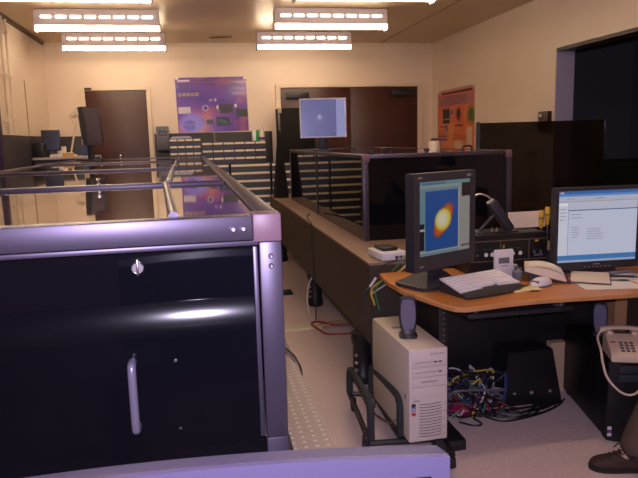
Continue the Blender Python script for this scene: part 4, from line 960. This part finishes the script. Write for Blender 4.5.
# left bench with clutter
t = thing('side_bench', 'tall grey bench with pale top along the left wall', 'bench', (-1.56, 8.0, 0))
bx('carcass', mat('grey_blue_bench', (.05, .06, .09), .5), t, -.31, .30, .05, .95, 0, 1.43); bx('bench_top', mat('pale_bench_top', (.46, .40, .36), .45), t, -.32, .32, 0, 1.0, 1.43, 1.458, bev=.004)
for k in range(2): bx('door', mat('grey_blue_bench_door', (.07, .08, .11), .5), t, -.30+k*.30, -.01+k*.30, .035, .05, .1, 1.40, bev=.003)
BZ = 1.4585
t = thing('small_monitor', 'small dark monitor on the bench against left wall', 'monitor', (-1.70, 8.22, BZ), math.radians(8)); bx('shell', dgrey_m, t, -.105, .105, -.01, .05, .075, .325, bev=.006); bx('display', mat('dark_screen2', (.012, .012, .015), .2), t, -.092, .092, -.0125, -.0095, .09, .31); bx('stand', dgrey_m, t, -.03, .03, .0, .05, 0, .09); bx('foot', dgrey_m, t, -.07, .07, -.06, .08, 0, .012, bev=.003)
t = thing('equipment_case', 'black equipment case on the bench by the left wall', 'case', (-1.815, 8.10, BZ)); bx('case', black_m, t, -.06, .06, -.06, .1, 0, .165, bev=.008); bx('handle', rubber_m, t, -.03, .03, -.005, .03, .165, .178, bev=.004)
for i, (x, y, m_, lab, s) in enumerate(((-1.62, 8.10, paper_m, 'white paper pile in front of the small dark monitor', (.07, .05, .03)), (-1.50, 8.12, mat('orange_folder', (.6, .33, .13), .6), 'orange folder pile on the left bench', (.06, .06, .045)), (-1.62, 8.38, paper_m, 'white box standing behind the paper pile', (.05, .05, .12)))):
    t = thing(('paper_pile', 'folder_pile', 'white_box')[i], lab, ('paper', 'folder', 'box')[i], (x, y, BZ)); bx('stack', m_, t, -s[0], s[0], -s[1], s[1], 0, s[2], X=T((0, 0, 0), (0, 0, .2*i-.1))); bx('top_item', (paper_m, yellow_m, cream_m)[i], t, -s[0]*.8, s[0]*.8, -s[1]*.8, s[1]*.8, s[2], s[2]+.006, X=T((0, 0, 0), (0, 0, -.15)))
t = thing('blue_bin', 'blue plastic bin on the bench behind edge-on monitor', 'bin', (-1.33, 8.45, BZ)); b = new(); loft(b, [[(-.05, -.06, 0), (.05, -.06, 0), (.05, .06, 0), (-.05, .06, 0)], [(-.065, -.075, .12), (.065, -.075, .12), (.065, .075, .12), (-.065, .075, .12)]]); obj('tub', b, bluebin_m, t); bx('rim', bluebin_m, t, -.07, .07, -.08, .08, .12, .13)
t = thing('desk_lamp', 'cream jointed lamp arm leaning behind the edge-on monitor', 'lamp', (-1.50, 8.30, BZ))
b = new(); lathe(b, [(.075, 0), (.075, .02), (.02, .035)], n=18); obj('base', b, lamp_m, t, True)
for k, p in enumerate(([(0, 0, .03), (.09, 0, .40)], [(.09, 0, .40), (.02, 0, .48)])):
    b = new()
    for dy in (-.012, .012): tube(b, [(q[0], dy, q[2]) for q in p], .009, 8, 1)
    obj('arm', b, lamp_m, t, True)
b = new(); cyl(b, (.09, -.02, .40), (.09, .02, .40), .02, n=12); obj('joint', b, lamp_m, t, True)
b = new(); cyl(b, (.02, 0, .48), (.11, 0, .53), .022, .05, n=16); obj('shade', b, lamp_m, t, True)

# ================================================================== the seated person at the right edge
pe = thing('person', 'person in brown trousers and dark suede shoes, only one foot in view', 'person', (2.62, 2.36, 0))
PO = Vector((2.62, 2.36, 0))
def skin(name, pts, edges, rad, m_, sub=2, parent=pe):
    me = bpy.data.meshes.new(name); me.from_pydata([Vector(p)-PO for p in pts], edges, []); o_ = bpy.data.objects.new(name, me); COL.objects.link(o_); o_.parent = parent
    md = o_.modifiers.new('skin', 'SKIN'); md.use_smooth_shade = True
    for i, v in enumerate(me.skin_vertices[0].data):
        r = rad[i]; v.radius = r if isinstance(r, tuple) else (r, r); v.use_root = (i == 0)
    s_ = o_.modifiers.new('sub', 'SUBSURF'); s_.levels = sub; s_.render_levels = sub
    me.materials.append(m_); return o_
hipx, hz = 2.64, .53
BP = [(2.64, 2.36, .56), (2.66, 2.36, .75), (2.67, 2.36, .95), (2.66, 2.36, 1.05), (2.65, 2.36, 1.13), (2.63, 2.36, 1.22), (2.62, 2.36, 1.30),
      (2.62, 2.47, .55), (2.20, 2.47, .545), (1.975, 2.43, .13), (1.88, 2.455, .05),
      (2.62, 2.25, .55), (2.20, 2.21, .545), (2.24, 2.20, .13), (2.10, 2.20, .05),
      (2.66, 2.55, 1.00), (2.58, 2.60, .75), (2.36, 2.52, .68), (2.28, 2.50, .67),
      (2.66, 2.17, 1.00), (2.58, 2.12, .75), (2.36, 2.20, .68), (2.28, 2.22, .67)]
BE = [(0, 1), (1, 2), (2, 3), (3, 4), (4, 5), (5, 6), (0, 7), (7, 8), (8, 9), (9, 10), (0, 11), (11, 12), (12, 13), (13, 14), (2, 15), (15, 16), (16, 17), (17, 18), (2, 19), (19, 20), (20, 21), (21, 22)]
BR = [.09, .09, .10, .06, .052, .096, .086, .085, .058, .036, .03, .085, .058, .036, .03, .055, .042, .03, .03, .055, .042, .03, .03]
for wi, sg in ((18, 1), (22, -1)):
    wv = Vector(BP[wi])
    for k, (dy, ln) in enumerate(((-.030, .060), (-.010, .075), (.010, .080), (.029, .070), (None, .045))):
        i0 = len(BP)
        if dy is None: p1, p2 = wv+Vector((-.015, -sg*.045, .0)), wv+Vector((-.05, -sg*.060, -.008))
        else: p1, p2 = wv+Vector((-.05, sg*dy, .0)), wv+Vector((-.05-ln*.85, sg*dy*1.1, -.022))
        BP += [tuple(p1), tuple(p2)]; BE += [(wi, i0), (i0, i0+1)]; BR += [.010, .008]
skin('body', BP, BE, BR, skin_m)
TP = [(2.64, 2.36, .58), (2.64, 2.36, .70), (2.62, 2.47, .56), (2.20, 2.47, .555), (2.08, 2.45, .34), (1.960, 2.428, .13), (1.950, 2.427, .070), (2.62, 2.25, .56), (2.22, 2.21, .555), (2.235, 2.205, .34), (2.25, 2.20, .13), (2.25, 2.20, .075)]
skin('trousers', TP, [(0, 1), (0, 2), (2, 3), (3, 4), (4, 5), (5, 6), (0, 7), (7, 8), (8, 9), (9, 10), (10, 11)], [.155, .15, .10, .085, .083, .088, .09, .10, .085, .083, .088, .09], trous_m)
skin('shirt', [(2.645, 2.36, .66), BP[2], BP[3], BP[15], BP[16], (2.42, 2.54, .70), BP[19], BP[20], (2.42, 2.18, .70), (2.66, 2.36, .84)], [(0, 9), (9, 1), (1, 2), (1, 3), (3, 4), (4, 5), (1, 6), (6, 7), (7, 8)], [.165, .165, .078, .07, .055, .042, .07, .055, .042, .165], shirt_m)
for nm_, q in (('sock', [(1.972, 2.43, .20), (1.965, 2.43, .12), (1.90, 2.452, .066)]), ('sock', [(2.24, 2.20, .20), (2.235, 2.20, .12), (2.16, 2.20, .066)])): skin(nm_, q, [(0, 1), (1, 2)], [.044, .046, .036], rubber_m)
b = new(); s = []
for i in range(7):
    a = math.pi/2*i/6; s.append([((2.64+.095*math.cos(a)*math.cos(2*math.pi*j/14)+.015)-PO.x, .085*math.cos(a)*math.sin(2*math.pi*j/14), 1.27+.11*math.sin(a)) for j in range(14)])
loft(b, s); obj('hair', b, hair_m, pe, True)
for sy in (-1, 1):
    b = new(); lathe(b, [(.002, -.011), (.008, -.008), (.011, 0), (.008, .008), (.002, .011)], (2.545-PO.x, sy*.03, 1.255), n=10); obj('eye', b, white_m, pe, True)
    b = new(); lathe(b, [(.006, -.028), (.014, -.02), (.014, .02), (.006, .028)], (2.635-PO.x, sy*.080, 1.235), n=10); obj('ear', b, skin_m, pe, True)
b = new(); loft(b, [[(2.55-PO.x, -.012, 1.205), (2.55-PO.x, .012, 1.205), (2.522-PO.x, .006, 1.207), (2.522-PO.x, -.006, 1.207)], [(2.552-PO.x, -.006, 1.25), (2.552-PO.x, .006, 1.25), (2.546-PO.x, .003, 1.25), (2.546-PO.x, -.003, 1.25)]]); obj('nose', b, skin_m, pe)
bx('mouth', red_m, pe, 2.545-PO.x, 2.556-PO.x, -.022, .022, 1.178, 1.186)
def shoe(x, y, rz):
    # heel at local x=.10, toe at local x=-.19
    M_ = T((x-PO.x, y-PO.y, 0), (0, 0, rz)); secs = []; sole = []
    for (lx, hw, h) in ((.105, .022, .065), (.095, .034, .085), (.06, .038, .095), (.02, .038, .098), (-.02, .039, .090), (-.06, .043, .076), (-.10, .047, .062), (-.14, .046, .053), (-.17, .037, .046), (-.187, .022, .036), (-.193, .010, .028)):
        n = 14; secs.append([(lx, hw*math.cos(math.pi*j/(n-1))*(1 if math.sin(math.pi*j/(n-1)) < .75 else .92), 1.2*.020+1.18*(h-.020)*max(0.0, math.sin(math.pi*j/(n-1)))**.72) for j in range(n)])
        sole.append([(lx*1.02, -hw*1.08, 0), (lx*1.02, hw*1.08, 0), (lx*1.02, hw*1.08, .022), (lx*1.02, -hw*1.08, .022)])
    b = new(); loft(b, secs); bmesh.ops.transform(b, matrix=M_, verts=b.verts); so = obj('shoe', b, shoe_m, pe, True)
    b = new(); loft(b, sole); bmesh.ops.transform(b, matrix=M_, verts=b.verts); obj('sole', b, sole_m, so, True)
    for k in range(4):
        b = new(); lx = -.035-k*.022; z = .105-k*.009
        tube(b, [(lx, -.026, z-.012), (lx-.006, 0, z+.002), (lx, .026, z-.012)], .0032, 6, 4); bmesh.ops.transform(b, matrix=M_, verts=b.verts); obj('lace', b, sole_m, so, True)
    b = new(); tube(b, [(-.035, 0, .107), (-.04, -.03, .117), (-.06, -.045, .092)], .0028, 6, 4); tube(b, [(-.035, 0, .107), (-.05, .03, .117), (-.075, .04, .088)], .0028, 6, 4); bmesh.ops.transform(b, matrix=M_, verts=b.verts); obj('lace_bow', b, sole_m, so, True)
shoe(1.945, 2.445, math.radians(-17)); shoe(2.20, 2.20, 0.0)
oc = thing('office_chair', 'dark office chair carrying the seated person', 'chair', (2.70, 2.36, 0))
b = new(); box(b, -.24, .22, -.24, .24, .37, .425, bev=.02); obj('seat', b, foam_m, oc, True)
b = new(); box(b, .28, .33, -.21, .21, .52, 1.02, bev=.02); obj('backrest', b, foam_m, oc, True)
bx('back_bracket', black_m, oc, .18, .31, -.03, .03, .38, .56); b = new(); cyl(b, (0, 0, .08), (0, 0, .37), .03, n=14); obj('column', b, black_m, oc, True)
for k in range(5):
    a = 2*math.pi*k/5+.3; b = new(); tube(b, [(0, 0, .09), (.28*math.cos(a), .28*math.sin(a), .065)], .02, 8, 1); lg = obj('leg', b, black_m, oc, True)
    b = new(); cyl(b, (.28*math.cos(a)-.012*math.sin(a), .28*math.sin(a)+.012*math.cos(a), .026), (.28*math.cos(a)+.012*math.sin(a), .28*math.sin(a)-.012*math.cos(a), .026), .026, n=14); obj('wheel', b, rubber_m, lg, True)
